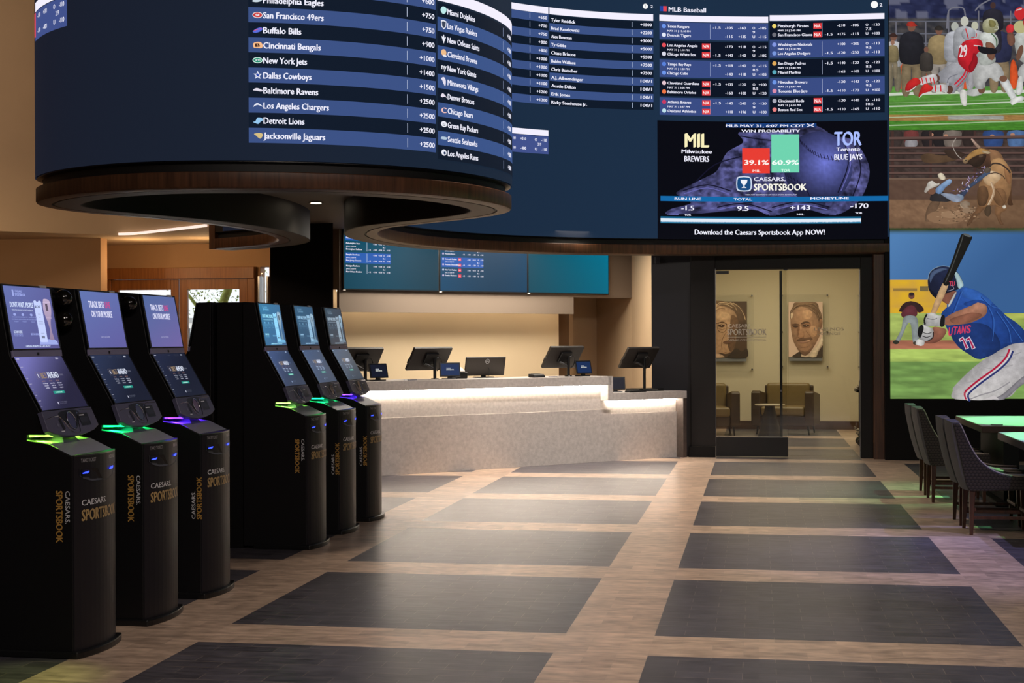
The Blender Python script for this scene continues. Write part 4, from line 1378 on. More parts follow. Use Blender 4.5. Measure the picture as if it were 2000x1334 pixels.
# ================================================================ WALL SCREENS BEHIND THE COUNTER
TVW, TVH = 1.44, 0.83
for k, (x0, col, lab) in enumerate(((1.205, (5, 64, 84), 'leftmost wall screen above the counter with four blue betting rows'), (2.652, (4, 64, 96), 'middle wall screen above the counter with red tagged betting rows'), (4.097, (2, 88, 110), 'rightmost wall screen above the counter, plain teal and empty'))):
    t = thing('wall_screen', lab, 'television', ROT @ Vector((x0, 2.05, 2.188)), RZ, 'wall screens above the counter')
    MB().box(0.0, TVW, -0.045, 0.0, 0.0, TVH).build('housing', M_PLAST, t, bevel=0.003)
    p = Pic(lambda u, v, l: Vector((u, -0.0462 - l, v)), lift=0.0004)

    def cf(u, v, col=col, k=k):
        s = 1.0 + (-.18 + .36 * (u / TVW) if k == 2 else .10 * math.sin(3 * u + k * 2))
        s *= 1.0 + .12 * (v / TVH)
        return (col[0] * s, col[1] * s, col[2] * s)
    p.grid(0.012, 0.016, TVW - 0.012, TVH - 0.012, 16, 8, cf)
    if k < 2:
        p.up()
        rows = [('Pittsburgh Maulers', 'Houston Gamblers', 1), ('Philadelphia Stars', 'Birmingham Stallions', 0), ('Memphis Showboats', 'New Jersey Generals', 1), ('Michigan Panthers', 'New Orleans Breakers', 0)]
        rows = [('Houston Gamblers', 'Pittsburgh Maulers', 1), ('Philadelphia Stars', 'Birmingham Stallions', 0), ('Memphis Showboats', 'New Jersey Generals', 1), ('Michigan Panthers', 'New Orleans Breakers', 0)] if k == 0 else [('Toronto FC', 'Seattle Sounders', 1), ('Minnesota Twins', 'Houston Astros', 0), ('Colorado Rockies', 'Arizona Diamondba...', 1), ('New York Yankees', 'Seattle Mariners', 0)]
        b0 = 0.20 if k == 0 else 0.185
        for r in range(4):
            zz = b0 + (3 - r) * 0.143
            w = .70 if (k == 1 or r > 0) else .60
            if rows[r][2]:
                p.rect(.03, zz, w, zz + .132, (36, 92, 176), None, False)
        p.up()
        for r in range(4):
            zz = b0 + (3 - r) * 0.143
            nx = 0.04 if k == 0 else 0.085
            p.text(rows[r][0], nx, zz + .098, .021, B_TXT, w=.0115 * len(rows[r][0]), bold=.03)
            p.text('JUN 3 | 12:00 PM', nx, zz + .062, .014, B_TXT, w=.14, bold=.02)
            p.text(rows[r][1], nx, zz + .024, .021, B_TXT, w=.0115 * len(rows[r][1]), bold=.03)
            if k == 0:
                p.rect(.342, zz + .01, .347, zz + .125, (190, 210, 230), None, False)
            else:
                p.el(.055, zz + .108, .014, .014, (200, 215, 240), up=False)
                p.el(.055, zz + .034, .014, .014, (205, 190, 225), up=False)
                if r >= 2:
                    p.rect(.295, zz + .085, .342, zz + .125, (232, 60, 84), None, False)
                    p.rect(.295, zz + .010, .342, zz + .050, (232, 60, 84), None, False)
            xs = (.485, .565, .605, .685) if k == 0 else (.49, .575, .625, .70)
            for yy, tx in ((.095, ('-110', '+110', 'O', '-110')), (.022, ('-110', '-130', 'U', '-110'))):
                for xx, tt in zip(xs, tx):
                    if k == 0 and r == 0 and xx > .6:
                        continue
                    p.text(tt, xx, zz + yy, .019, B_TXT, w=.05 if len(tt) > 1 else .015, align='r', bold=.03)
                if yy < .05:
                    p.text('-1.5' if k else '-2', .40, zz + yy, .019, B_TXT, w=.035, align='r', bold=.02)
            if r:
                p.text('8.5', xs[2] + .01, zz + .058, .019, B_TXT, w=.035, align='r', bold=.01)
        if k == 1:
            p.up()
            for r in (2, 3):
                zz = b0 + (3 - r) * 0.143
                p.text('N/A', .318, zz + .096, .018, (255, 230, 235), w=.034, align='c')
                p.text('N/A', .318, zz + .021, .018, (255, 230, 235), w=.034, align='c')
    p.build('screen_picture', M_LED, t)
    MB().box(-0.004, 0.034, -0.047, -0.043, -0.010, 0.006).build('maker_plate', mat('pale_plate', (200, 196, 190), .4), t)

# ================================================================ BETTING KIOSKS
GOLD = (190, 146, 74)


def plane_fn(x0, z0, x1, z1):
    """surface leaning in the x-z plane: v runs 0..1 from the bottom (x0, z0) to the top (x1, z1), u along y"""
    dx, dz = x1 - x0, z1 - z0
    L = math.hypot(dx, dz)
    nx, nz = dz / L, -dx / L
    return (lambda u, v, l: Vector((x0 + dx * v + nx * l, u, z0 + dz * v + nz * l))), (nx, nz), L


def upper_dont_wait(p, c0, c1):
    W_, H_ = 0.50, 0.30

    def bgc(u, v):
        k = v * .5 + .5 * (1 - u / W_)
        return [c0[i] * k + c1[i] * (1 - k) for i in range(3)]
    p.grid(0.012, 0.0, W_ - 0.0, 1.0, 8, 6, bgc)
    TXC = [min(255, c0[i] + 110) for i in range(3)]
    DIM = [min(255, c0[i] + 55) for i in range(3)]
    X = lambda f: 0.012 + f * (W_ - .012)
    p.up()
    p.text('CAESARS', X(.23), .905, .036, DIM, w=.07, bold=.02)
    p.text('SPORTSBOOK', X(.22), .845, .045, DIM, w=.105, bold=.05)
    p.rect(X(.165), .84, X(.20), .94, DIM, None, False)
    p.text("DON'T WAIT, PEOPLE", X(.08), .665, .085, TXC, w=.236, bold=.03)
    p.text('MAKE PICKS ONLINE, PLACE BETS IN PERSON', X(.10), .605, .028, TXC, w=.215, bold=.0)
    for i, xx in enumerate((.07, .24, .42)):
        p.el(X(xx + .07), .545, .014, .022, DIM, up=False)
        for j, (w_, tx) in enumerate(((.075, 'DOWNLOAD THE'), (.085, 'SPORTSBOOK APP'), (.045, 'TODAY'))):
            p.text(tx, X(xx) + .04, .495 - j * .036, .018, DIM, w=w_, align='c', bold=0)
    p.text('SCAN HERE', X(.06), .245, .045, TXC, w=.085, bold=.02)
    p.text('TO GET STARTED', X(.055), .195, .035, DIM, w=.09, bold=.0)
    p.text('BETAHEAD', X(.41), .215, .035, DIM, w=.09, bold=.02)
    # trophy on a stepped base
    p.poly([(X(.56), .06), (X(.98), .06), (X(.96), .115), (X(.90), .15), (X(.60), .15)], DIM, None)
    tc = (150, 130, 160) if c0[2] > 155 and c0[0] > 90 else (112, 140, 160)
    p.up()
    p.smooth([(X(.80), .78), (X(.83), .82), (X(.92), .81), (X(.955), .76), (X(.95), .62), (X(.92), .52), (X(.89), .42), (X(.88), .30), (X(.905), .17), (X(.90), .14), (X(.82), .14), (X(.815), .18), (X(.845), .30), (X(.83), .42), (X(.80), .52), (X(.775), .64)], tc, [min(255, c + 45) for c in tc], up=False)
    p.rect(X(.835), .62, X(.885), .74, [c * .62 for c in tc], None, True)
    p.rect(X(.79), .755, X(.945), .765, [min(255, c + 60) for c in tc], None, False)
    p.rect(X(.80), .50, X(.93), .508, [min(255, c + 50) for c in tc], None, False)
    # phone
    PH = [min(255, c0[i] + 95) for i in range(3)]
    p.poly([(X(.585), .77), (X(.60), .785), (X(.635), .785), (X(.65), .765), (X(.685), .765), (X(.70), .785), (X(.735), .785), (X(.75), .77), (X(.75), .115), (X(.735), .10), (X(.60), .10), (X(.585), .115)], PH)
    p.up()
    dk = [c * .55 for c in c0]
    p.text('$1,247', X(.60), .665, .042, dk, w=.055, bold=.03)
    for j, (yy, w_) in enumerate(((.555, .03), (.50, .015), (.43, .05), (.395, .05), (.24, .035))):
        p.rect(X(.665) - w_ / 2, yy, X(.665) + w_ / 2, yy + .012, [c * .85 for c in PH], None, False)
    p.rect(X(.63), .165, X(.70), .205, [c * .6 for c in PH], None, False)
    p.up()
    p.text('GAMBLING PROBLEM? CALL 1-877-770-STOP', X(.25), .022, .030, TXC, w=.26, bold=.02)


def upper_track(p, c0, c1):
    W_ = 0.50

    def bgc(u, v):
        k = v * .7 + .3 * (1 - u / W_)
        return [c0[i] * k + c1[i] * (1 - k) for i in range(3)]
    p.grid(0.012, 0.0, W_, 1.0, 8, 6, bgc)
    p.up()
    TXC = (225, 225, 250)
    X = lambda f: 0.012 + f * (W_ - .012)
    p.text('TRACK BETS', X(.17), .715, .12, TXC, w=.195, bold=.03)
    p.text('LIVE', X(.60), .715, .12, (206, 64, 128), w=.065, bold=.03)
    p.text('ON YOUR MOBILE', X(.20), .545, .12, TXC, w=.265, bold=.03)
    p.text('SCAN TO GET STARTED', X(.34), .175, .032, (180, 180, 215), w=.115, bold=.0)


def lower_screen(p, c0, c1, ca):
    W_ = 0.50

    def bgc(u, v):  # reflections on the screen glass painted in as a top-left gradient
        k = max(0, min(1, .15 + .85 * v - .9 * u / W_ + .25))
        return [c0[i] * k + c1[i] * (1 - k) for i in range(3)]
    p.grid(0.006, 0.0, W_ + .006, 1.0, 10, 10, bgc)
    p.up()
    X = lambda f: 0.006 + f * W_
    L = [min(255, c1[i] + 150) for i in range(3)]
    D = [min(255, c1[i] + 70) for i in range(3)]
    p.text('BET', X(.34), .585, .11, (150, 128, 104), w=.062, bold=.03)
    p.text('AHEAD', X(.475), .585, .115, (215, 222, 240), w=.118, bold=.05)
    p.text('LOUNGE', X(.73), .62, .035, D, w=.045, bold=.02)
    p.line([(X(.25), .57), (X(.25), .70), (X(.32), .70), (X(.32), .57), (X(.25), .57)], .0022, (130, 116, 110), False)
    p.rect(X(.275), .60, X(.295), .67, (200, 200, 215), None, False)
    for i, xx in enumerate((.30, .45, .60)):
        p.text(('MAKE PICKS', 'VIEW ODDS', 'BET SLIP')[i], X(xx), .52, .022, (170, 130, 120), w=.035, bold=0)
        for j in range(3):
            p.text((('Use the app', 'to browse', 'odds'), ('scan the', 'code at', 'kiosk'), ('collect your', 'ticket and', 'enjoy it'))[i][j], X(xx + .005 * j), .475 - j * .042, .026, L, w=.048 - .006 * j, bold=.03)
    p.rect(X(.42), .285, X(.66), .335, (36, 150, 134), None, False)
    p.text('SCOREBOARD', X(.46), .297, .026, (190, 235, 225), w=.075, bold=.02)
    p.el(X(.40), .105, .006, .026, L, up=False)
    p.text('RESPONSIBLE GAMING', X(.43), .115, .020, D, w=.085, bold=0)
    p.text('must be 21 or older', X(.43), .09, .016, D, w=.075, bold=0)
    for i in range(16):
        p.rect(X(.02), .86 - i * .053, X(.02 + (.02, .05, .035)[i % 3]), .867 - i * .053, L if i % 2 else D, None, False)
    p.rect(X(.02), .955, X(.08), .972, L, None, False)
    p.line([(X(.66), .94), (X(.78), .94), (X(.78), .975), (X(.66), .975), (X(.66), .94)], .0012, D, False)
    p.rect(X(.44), .955, X(.52), .962, D, None, False)
    p.rect(X(.84), .945, X(.90), .97, L, None, False)


def kiosk(y0, label, upper, glow, uc, lc, up_text=True, flip=False, gcol=None):
    t = thing('betting_kiosk', label, 'kiosk', (-3.29, y0, 0) if not flip else (-4.53, y0 + 0.49, 0), PI if flip else 0, 'betting kiosks in two rows')
    # cabinet
    cab = MB()
    head = [(-0.16, 1.09), (-0.135, 1.105), (-0.180, 1.200), (-0.338, 1.48), (-0.405, 1.835), (-0.50, 1.84)]
    cab.prism([(-0.50, 0.02), (-0.012, 0.02), (-0.012, 0.985), (-0.14, 1.045), (-0.25, 1.062), (-0.25, 1.09)] + head, 0.0, 0.47)
    cab.prism([(-0.50, 1.09)] + head, 0.4701, 0.52)
    cab.build('cabinet', M_KIOSK, t, bevel=0.004)
    # bowed front door
    arc = [(-0.012, 0.0), (-0.012, 0.47)]
    pts = [(-0.004 + 0.045 * math.sin(PI * k / 12) ** 0.8, 0.47 * k / 12) for k in range(13)]
    fr = MB().prism([(-0.012, 0.0)] + pts + [(-0.012, 0.47)], 0.02, 0.985, 'z')
    fr.build('front_door', M_KFRONT, t)
    MB().prism([(-0.02, 0.0)] + pts + [(-0.02, 0.47)], 0.985, 0.992, 'z').build('door_edge', M_STEEL, t)
    pl = [(-0.42, -0.012), (0.0, -0.02)] + [(0.02 + 0.045 * math.sin(PI * k / 12) ** 0.8, -0.02 + 0.51 * k / 12) for k in range(13)] + [(0.0, 0.49), (-0.42, 0.482)]
    MB().prism(pl, 0.0, 0.035, 'z').build('plinth', M_PLAST, t, bevel=0.006)

    def door(u, v, l):          # u along y, on the bowed front
        k = max(0.0, min(1.0, u / 0.47))
        return Vector((-0.004 + 0.045 * math.sin(PI * k) ** 0.8 + 0.001 + l, u, v))
    p = Pic(door, step=0.0006, lift=0.0003)
    p.text('TAKE TICKET', 0.040, 0.955, 0.019, (170, 168, 172), w=0.115, bold=.0)
    p.build('ticket_label', print_mat('printed_metal', .35), t)
    p = Pic(door, step=0.0006, lift=0.0003)
    p.text('INSERT BILLS', 0.300, 0.955, 0.019, (170, 168, 172), w=0.105, bold=.0)
    p.build('bill_label', print_mat('printed_metal', .35), t)
    p = Pic(door, step=0.0006, lift=0.0003)
    p.text('CAESARS.', 0.045, 0.742, 0.030, (228, 228, 232), w=0.215, bold=.015)
    p.text('SPORTSBOOK', 0.045, 0.667, 0.058, (186, 156, 104), w=0.365, bold=.055)
    p.build('front_lettering', print_mat('printed_metal', .35), t)
    pc = Pic(door, step=0.0008, lift=0.0008)
    pc.poly([(0.03, 0.925), (0.42, 0.925), (0.42, 0.895), (0.36, 0.868), (0.26, 0.852), (0.15, 0.855), (0.05, 0.878), (0.03, 0.89)], (52, 52, 60))
    pc.poly([(0.035, 0.92), (0.165, 0.92), (0.215, 0.862), (0.05, 0.885)], (6, 6, 8))
    pc.poly([(0.05, 0.885), (0.215, 0.862), (0.20, 0.856), (0.12, 0.858), (0.05, 0.876)], (70, 70, 80))
    pc.build('slot_panel', print_mat('printed_metal', .35), t)
    sb = mat('blue_slot_led', (40, 60, 255), emit=(46, 66, 255), strength=3.0)
    s1 = MB()
    for (ua, ub, za, zb) in ((0.048, 0.095, 0.899, 0.905), (0.302, 0.365, 0.901, 0.910)):
        s1.add([door(ua, za, .0032), door(ub - .012, za, .0032), door(ub, za + .006, .0032), door(ub, zb + .005, .0036), door(ua + .014, zb + .001, .0036), door(ua, zb - .002, .0036)], [(0, 1, 2, 3, 4, 5)])
    s1.build('slot_light', sb, t)
    # side lettering on the -y side
    if up_text:
        sd = Pic(lambda u, v, l: Vector((u, -0.0008 - l, v)), step=0.0003, lift=0.0003)
        sd.text('CAESARS.', -0.047, 0.480, 0.024, (225, 225, 230), w=0.165, rot=PI / 2, bold=.01)
        sd.text('SPORTSBOOK', -0.006, 0.480, 0.034, GOLD, w=0.252, rot=PI / 2, bold=.04)
    else:
        sd = Pic(lambda u, v, l: Vector((u, -0.0008 - l, v)), step=0.0003, lift=0.0003)
        sd.text('CAESARS.', -0.049, 0.818, 0.024, (225, 225, 230), w=0.160, rot=-PI / 2, bold=.01)
        sd.text('SPORTSBOOK', -0.098, 0.818, 0.036, GOLD, w=0.252, rot=-PI / 2, bold=.04)
    sd.build('side_lettering', print_mat('printed_metal', .35), t)
    # head: frames and screens
    fu, nu_, _ = plane_fn(-0.334, 1.512, -0.393, 1.825)
    fl, nl_, _ = plane_fn(-0.176, 1.207, -0.324, 1.468)
    fr2 = MB()
    o = fu(0.0, -0.02, 0)
    fr2.obox(o, Vector((0, 0.52, 0)), fu(0, 1.03, 0) - fu(0, -0.02, 0), Vector((nu_[0] * .010, 0, nu_[1] * .010)))
    o = fl(0.0, -0.01, 0)
    fr2.obox(o, Vector((0, 0.52, 0)), fl(0, 1.01, 0) - fl(0, -0.01, 0), Vector((nl_[0] * .008, 0, nl_[1] * .008)))
    fr2.build('screen_frame', M_PLAST, t, bevel=0.002)
    MB().obox(Vector((-0.332, 0.0, 1.468)), Vector((0, 0.52, 0)), Vector((-0.004, 0, 0.036)), Vector((0.014, 0, 0.002))).build('speaker_bar', M_BAR, t, bevel=0.003)
    MB().obox(Vector((-0.3190, 0.245, 1.480)), Vector((0, 0.016, 0)), Vector((-0.001, 0, 0.014)), Vector((0.003, 0, 0))).build('sensor', M_INNER, t)
    fu2, _, _ = plane_fn(-0.334 + nu_[0] * .0105, 1.512 + nu_[1] * .0105, -0.393 + nu_[0] * .0105, 1.825 + nu_[1] * .0105)
    fl2, _, _ = plane_fn(-0.176 + nl_[0] * .0085, 1.207 + nl_[1] * .0085, -0.324 + nl_[0] * .0085, 1.468 + nl_[1] * .0085)
    p = Pic(lambda u, v, l: fu2(u, v, l), step=0.0003, lift=0.0004)
    upper(p, uc[0], uc[1])
    p.build('upper_screen', M_PIC, t)
    p = Pic(lambda u, v, l: fl2(u - .006, v, l), step=0.0003, lift=0.0004)
    lower_screen(p, lc[0], lc[1], None)
    p.build('lower_screen', M_PIC, t)
    MB().obox(fu(0.40, 1.04, 0.0), Vector((0, 0.065, 0)), Vector((0.004, 0, -0.012)), Vector((0.012, 0, 0.003))).build('asset_sticker', mat('pale_plate', (200, 196, 190), .4), t)
    # control panel: tongue with a round lower edge
    fc, nc_, Lc = plane_fn(-0.128, 1.098, -0.172, 1.203)
    out = [(-0.02, 1.0), (0.52, 1.0), (0.53, 0.10), (0.46, -0.10), (0.37, -0.21), (0.25, -0.26), (0.13, -0.21), (0.04, -0.10), (-0.03, 0.10)]
    vs = [fc(a, b3, 0.012) for a, b3 in out] + [fc(a, b3, -0.016) for a, b3 in out]
    n = len(out)
    cp_ = MB().add(vs, [tuple(range(n)), tuple(range(2 * n - 1, n - 1, -1))] + [(i, (i + 1) % n, n + (i + 1) % n, n + i) for i in range(n)]).build('control_panel', M_PANEL, t, bevel=0.003)
    k0 = 0.0125
    p = Pic(lambda u, v, l: fc(u, v, k0 + l), step=0.0004, lift=0.0003)
    p.smooth([(0.13, .78), (0.19, .93), (0.31, .93), (0.36, .78), (0.32, .35), (0.27, .05), (0.23, .05), (0.18, .40)], (14, 14, 20))
    p.poly([(0.33, .74), (0.445, .74), (0.445, .15), (0.34, .15)], (14, 14, 18))
    p.poly([(0.110, .55), (0.135, .62), (0.150, .10), (0.125, .05)], (8, 8, 10))
    p.rect(0.34, .30, 0.43, .55, (40, 40, 52))
    for (a, b3, w) in ((.080, .68, .045), (.095, -.03, .035), (.345, .62, .055)):
        p.rect(a, b3, a + w, b3 + .05, (235, 235, 240), None, False)
    p.el(.085, .30, .010, .08, (110, 110, 130), up=False)
    p.build('panel_markings', print_mat('printed_metal', .35), cp_)
    MB().tube([fc(*q2, k0 + .001) for q2 in catmull([(-0.01, .62), (0.10, .72), (0.15, .55), (0.20, .0), (0.25, -.13), (0.295, -.08), (0.315, .4), (0.35, .85), (0.50, .88)], 6)], 0.0020, 6).build('chrome_line', M_CHROME, cp_)
    MB().tube([fc(.245 + .045 * math.cos(a), .45 + .40 * math.sin(a), k0 + .002) for a in [2 * PI * i / 24 for i in range(25)]], 0.0025, 6).build('scanner_ring', M_CHROME, cp_)
    MB().add([fc(.245 + .042 * math.cos(a), .45 + .37 * math.sin(a), k0 + .001) for a in [2 * PI * i / 24 for i in range(24)]], [tuple(range(24))]).build('scanner_window', mat('scanner_glass', (60, 60, 92), .15), cp_)
    # neck under the panel
    nk = MB()
    for (a, b3) in ((0, 1),):
        nk.add([(-0.26, .10, 1.045), (-0.12, .14, 1.030), (-0.12, .34, 1.030), (-0.26, .38, 1.045), (-0.26, .20, 1.100), (-0.17, .19, 1.098), (-0.17, .28, 1.098), (-0.26, .28, 1.100)], [(0, 3, 2, 1), (4, 5, 6, 7), (0, 1, 5, 4), (1, 2, 6, 5), (2, 3, 7, 6), (3, 0, 4, 7)])
    nk.build('neck', M_PANEL, t, bevel=0.006)
    # glow lights between the panel and the cabinet top
    gm = mat('glow_%d_%d_%d' % glow, glow, emit=glow, strength=5.0)
    MB().tube([(-0.245, 0.015, 1.085), (-0.20, 0.05, 1.085), (-0.165, 0.10, 1.082)], 0.006, 8).tube([(-0.245, 0.47, 1.085), (-0.20, 0.43, 1.085), (-0.165, 0.37, 1.082)], 0.006, 8).build('glow_strip', gm, t)
    MB().add([(-0.010, 0.002, .9865), (-0.010, .468, .9865), (-0.139, .468, 1.0465), (-0.139, .002, 1.0465), (-0.249, .468, 1.0635), (-0.249, .002, 1.0635)], [(0, 1, 2, 3), (3, 2, 4, 5)]).build('cabinet_top', mat('glossy_grey_top', (140, 140, 150), 0.35), t)
    MB().tube([(-0.085, 0.002, 1.0235), (-0.139, .002, 1.0485), (-0.249, .002, 1.065)], [0.0008, 0.002, 0.0035], 6).build('glow_edge', mat('glowedge_%d_%d_%d' % glow, glow, emit=glow, strength=0.9), t)
    if not flip:
        g = lin(glow)
        mxx = max(g)
        for (px, py, tx, ty, e) in ((-0.225, 0.025, -0.09, 0.13, 26.0), (-0.225, 0.44, -0.08, 0.36, 4.0)):
            lamp('SPOT', 'kiosk_glow', (-3.29 + px, y0 + py, 1.080), e, tuple(c / mxx for c in g), (-3.29 + tx, y0 + ty, 1.01), spot=88, blend=0.9, soft=0.006)
    return t


U1 = ((112, 124, 184), (88, 92, 150))
kiosk(6.80, 'nearest betting kiosk, yellow-green glow, at the left edge', upper_dont_wait, (150, 245, 70), ((104, 116, 178), (88, 84, 142)), ((118, 116, 184), (38, 36, 60)), False)
kiosk(7.64, 'second betting kiosk from the left edge, bright green glow', upper_track, (20, 240, 110), ((98, 118, 178), (96, 92, 158)), ((42, 52, 80), (25, 29, 46)), False)
kiosk(8.49, 'third betting kiosk from the left edge, violet glow, in front of the entrance doors', upper_track, (96, 44, 255), ((80, 104, 158), (112, 98, 160)), ((36, 42, 66), (24, 28, 44)), True)
kiosk(10.60, 'yellow-green glowing kiosk, first of the far row of three', upper_dont_wait, (150, 245, 90), ((54, 124, 164), (60, 98, 142)), ((66, 84, 124), (38, 52, 78)), False)
kiosk(11.46, 'green glowing kiosk, middle of the far row of three', upper_dont_wait, (20, 240, 120), ((50, 92, 122), (44, 78, 112)), ((62, 84, 120), (44, 62, 90)), True)
kiosk(12.31, 'violet glowing kiosk nearest the grey stone counter', upper_dont_wait, (96, 54, 255), ((54, 74, 90), (60, 62, 74)), ((56, 78, 108), (32, 48, 68)), True)
kiosk(10.60, 'dark kiosk facing away, back to back with the far row', upper_dont_wait, (60, 44, 200), ((30, 40, 60), (30, 36, 50)), ((30, 36, 50), (20, 24, 34)), True, True)

# partitions behind the kiosks
t = thing('kiosk_partition', 'black back partition behind the near row of three kiosks', 'partition', (-3.90, 6.2, 0))
MB().box(-0.08, 0.10, 0.0, 3.10, 0.0, 1.845).build('panel', M_BLACK, t, bevel=0.003)
MB().box(-0.09, 0.09, -0.01, 3.11, 0.0, 0.14).build('plinth', M_BLACK, t)
t = thing('kiosk_partition', 'black partition between the far kiosks standing back to back', 'partition', (-3.90, 10.62, 0))
MB().box(-0.10, 0.10, 0.0, 2.3, 0.0, 1.838).build('panel', M_BLACK, t, bevel=0.003)
MB().box(-0.105, 0.105, -0.006, 2.3, 0.0, 0.14).build('plinth', M_BLACK, t)
domem = mat('smoked_dome', (18, 15, 12), 0.06, coat=1.0)
for (y, z, lab) in ((7.555, 1.785, 'glossy dark dome camera between the two nearest kiosks, the upper one'), (7.562, 1.668, 'glossy dark dome camera between the two nearest kiosks, the lower one'), (8.41, 1.775, 'glossy dark dome camera left of the violet near kiosk')):
    t = thing('dome_camera', lab, 'camera', (-3.797, y, z), 0, 'dome cameras on the partition')
    MB().lathe([(0.0, 0.0), (0.055, 0.0), (0.055, 0.012), (0.0, 0.012)], n=24).xf(Matrix.Rotation(PI / 2, 4, 'Y')).build('base_ring', M_PLAST, t, smooth=True)
    MB().lathe([(0.03, 0.012), (0.032, 0.04)] + [(0.047 * math.cos(a), 0.080 + 0.047 * math.sin(a)) for a in [-PI / 4 + 3 * PI / 4 * i / 12 for i in range(12)]] + [(0.0005, 0.127)], n=24).xf(Matrix.Rotation(PI / 2, 4, 'Y')).build('dome', domem, t, smooth=True)

# ================================================================ DINING CHAIRS AND TABLES
def hex_fabric():
    m = bpy.data.materials.new('honeycomb_fabric')
    m.use_nodes = True
    nt = m.node_tree
    b = nt.nodes['Principled BSDF']
    b.inputs['Roughness'].default_value = 0.75
    tc = nt.nodes.new('ShaderNodeTexCoord')
    sp = nt.nodes.new('ShaderNodeSeparateXYZ')
    nt.links.new(tc.outputs['Object'], sp.inputs[0])

    def M(op, a, b2=None):
        n = nt.nodes.new('ShaderNodeMath')
        n.operation = op
        for i, v in enumerate((a, b2)):
            if v is None:
                continue
            if isinstance(v, (int, float)):
                n.inputs[i].default_value = v
            else:
                nt.links.new(v, n.inputs[i])
        return n.outputs[0]
    S = 0.029
    row = M('FLOOR', M('DIVIDE', sp.outputs[2], S * .84))
    sh = M('MULTIPLY', M('MODULO', M('ABSOLUTE', row), 2), .5)
    u = M('SUBTRACT', M('FRACT', M('ADD', M('DIVIDE', M('ADD', sp.outputs[0], sp.outputs[1]), S), sh)), .5)
    v = M('SUBTRACT', M('FRACT', M('DIVIDE', sp.outputs[2], S * .84)), .5)
    d = M('SQRT', M('ADD', M('MULTIPLY', u, u), M('MULTIPLY', v, v)))
    rmp = nt.nodes.new('ShaderNodeValToRGB')
    rmp.color_ramp.elements[0].position = .36
    rmp.color_ramp.elements[0].color = (*lin((62, 52, 48)), 1)
    rmp.color_ramp.elements[1].position = .5
    rmp.color_ramp.elements[1].color = (*lin((30, 24, 24)), 1)
    nt.links.new(d, rmp.inputs[0])
    nt.links.new(rmp.outputs[0], b.inputs['Base Color'])
    bp = nt.nodes.new('ShaderNodeBump')
    bp.inputs['Strength'].default_value = .5
    bp.inputs['Distance'].default_value = .006
    bp.invert = True
    nt.links.new(d, bp.inputs['Height'])
    nt.links.new(bp.outputs[0], b.inputs['Normal'])
    return m


M_HEX = hex_fabric()
M_GREYF = mat('grey_woven_fabric', (90, 86, 86), 0.85, bump=0.2, bscale=250)
M_SEAT = mat('light_grey_seat_vinyl', (176, 170, 172), 0.5)
M_CLEG = wood_mat('reddish_brown_legs', (58, 30, 20), (92, 50, 32), 0.4, (20, 20, 2), 2)
M_PIPE = mat('pale_piping', (176, 160, 146), 0.6)


def make_chair(label):
    t = thing('dining_chair', label, 'chair', (0, 0, 0), 0, 'upholstered chairs at the tables')
    top = [(-0.150, .878), (-0.115, .882), (-0.09, .862), (-0.05, .772), (-0.01, .685), (.04, .605), (.10, .545), (.17, .502), (.25, .476), (.36, .462), (.50, .458)]
    top = catmull(top, 3)
    side = top + [(.515, .44), (.51, .365), (.25, .352), (.0, .345), (-.03, .352), (-.05, .39)]
    for (a, b2) in ((0.0, 0.045), (0.425, 0.47)):
        MB().prism(side, a, b2, 'y').build('side_shell', M_HEX, t, bevel=0.010)
        MB().tube([(p[0], a + .022, p[1] + .002) for p in top], 0.0075, 6).build('piping', M_PIPE, t, smooth=True)
    # back shell, slightly bowed
    vs, fs = [], []
    n = 8
    prof = [(-0.160, .886), (-0.155, .80), (-0.132, .68), (-0.104, .55), (-0.066, .42), (-0.040, .352)]
    for j, (x, z) in enumerate(prof):
        for i in range(n + 1):
            y = 0.012 + (0.47 - 0.024) * i / n
            bow = 0.022 * (1 - (2 * i / n - 1) ** 2)
            vs.append((x - bow, y, z + (0.012 * (1 - (2 * i / n - 1) ** 2) if j == 0 else 0)))
    for j, (x, z) in enumerate(prof):
        for i in range(n + 1):
            y = 0.012 + (0.47 - 0.024) * i / n
            vs.append((x + 0.062, y, z + (0.012 * (1 - (2 * i / n - 1) ** 2) if j == 0 else 0)))
    m = len(prof)
    K = m * (n + 1)
    for j in range(m - 1):
        for i in range(n):
            a = j * (n + 1) + i
            fs.append((a, a + 1, a + n + 2, a + n + 1))
            fs.append((K + a, K + a + n + 1, K + a + n + 2, K + a + 1))
    for i in range(n):
        fs.append((i, K + i, K + i + 1, i + 1))
        a = (m - 1) * (n + 1) + i
        fs.append((a, a + 1, K + a + 1, K + a))
    for j in range(m - 1):
        a = j * (n + 1)
        fs.append((a, a + n + 1, K + a + n + 1, K + a))
        a += n
        fs.append((a, K + a, K + a + n + 1, a + n + 1))
    MB().add(vs, fs).build('backrest', M_GREYF, t, smooth=True)
    MB().box(-0.03, .50, .045, .425, .36, .452).build('seat', M_SEAT, t, bevel=0.02, seg=3)
    for (x0, x1) in ((0.0, -0.012), (0.44, 0.455)):
        for (y0, y1) in ((0.045, 0.022), (0.425, 0.448)):
            MB().taper((x1, y1, 0.0), (x0 + (.01 if x0 else .0), y0, 0.36), (.026, .026), (.046, .040)).build('leg', M_CLEG, t, bevel=0.003)
    for y in (0.030, 0.440):
        MB().box(0.01, 0.44, y - .009, y + .009, 0.125, 0.15).build('stretcher', M_CLEG, t, bevel=0.002)
    MB().box(0.01, 0.03, 0.04, 0.43, 0.185, 0.21).build('stretcher', M_CLEG, t, bevel=0.002)
    MB().box(0.42, 0.44, 0.04, 0.43, 0.16, 0.185).build('stretcher', M_CLEG, t, bevel=0.002)
    return t


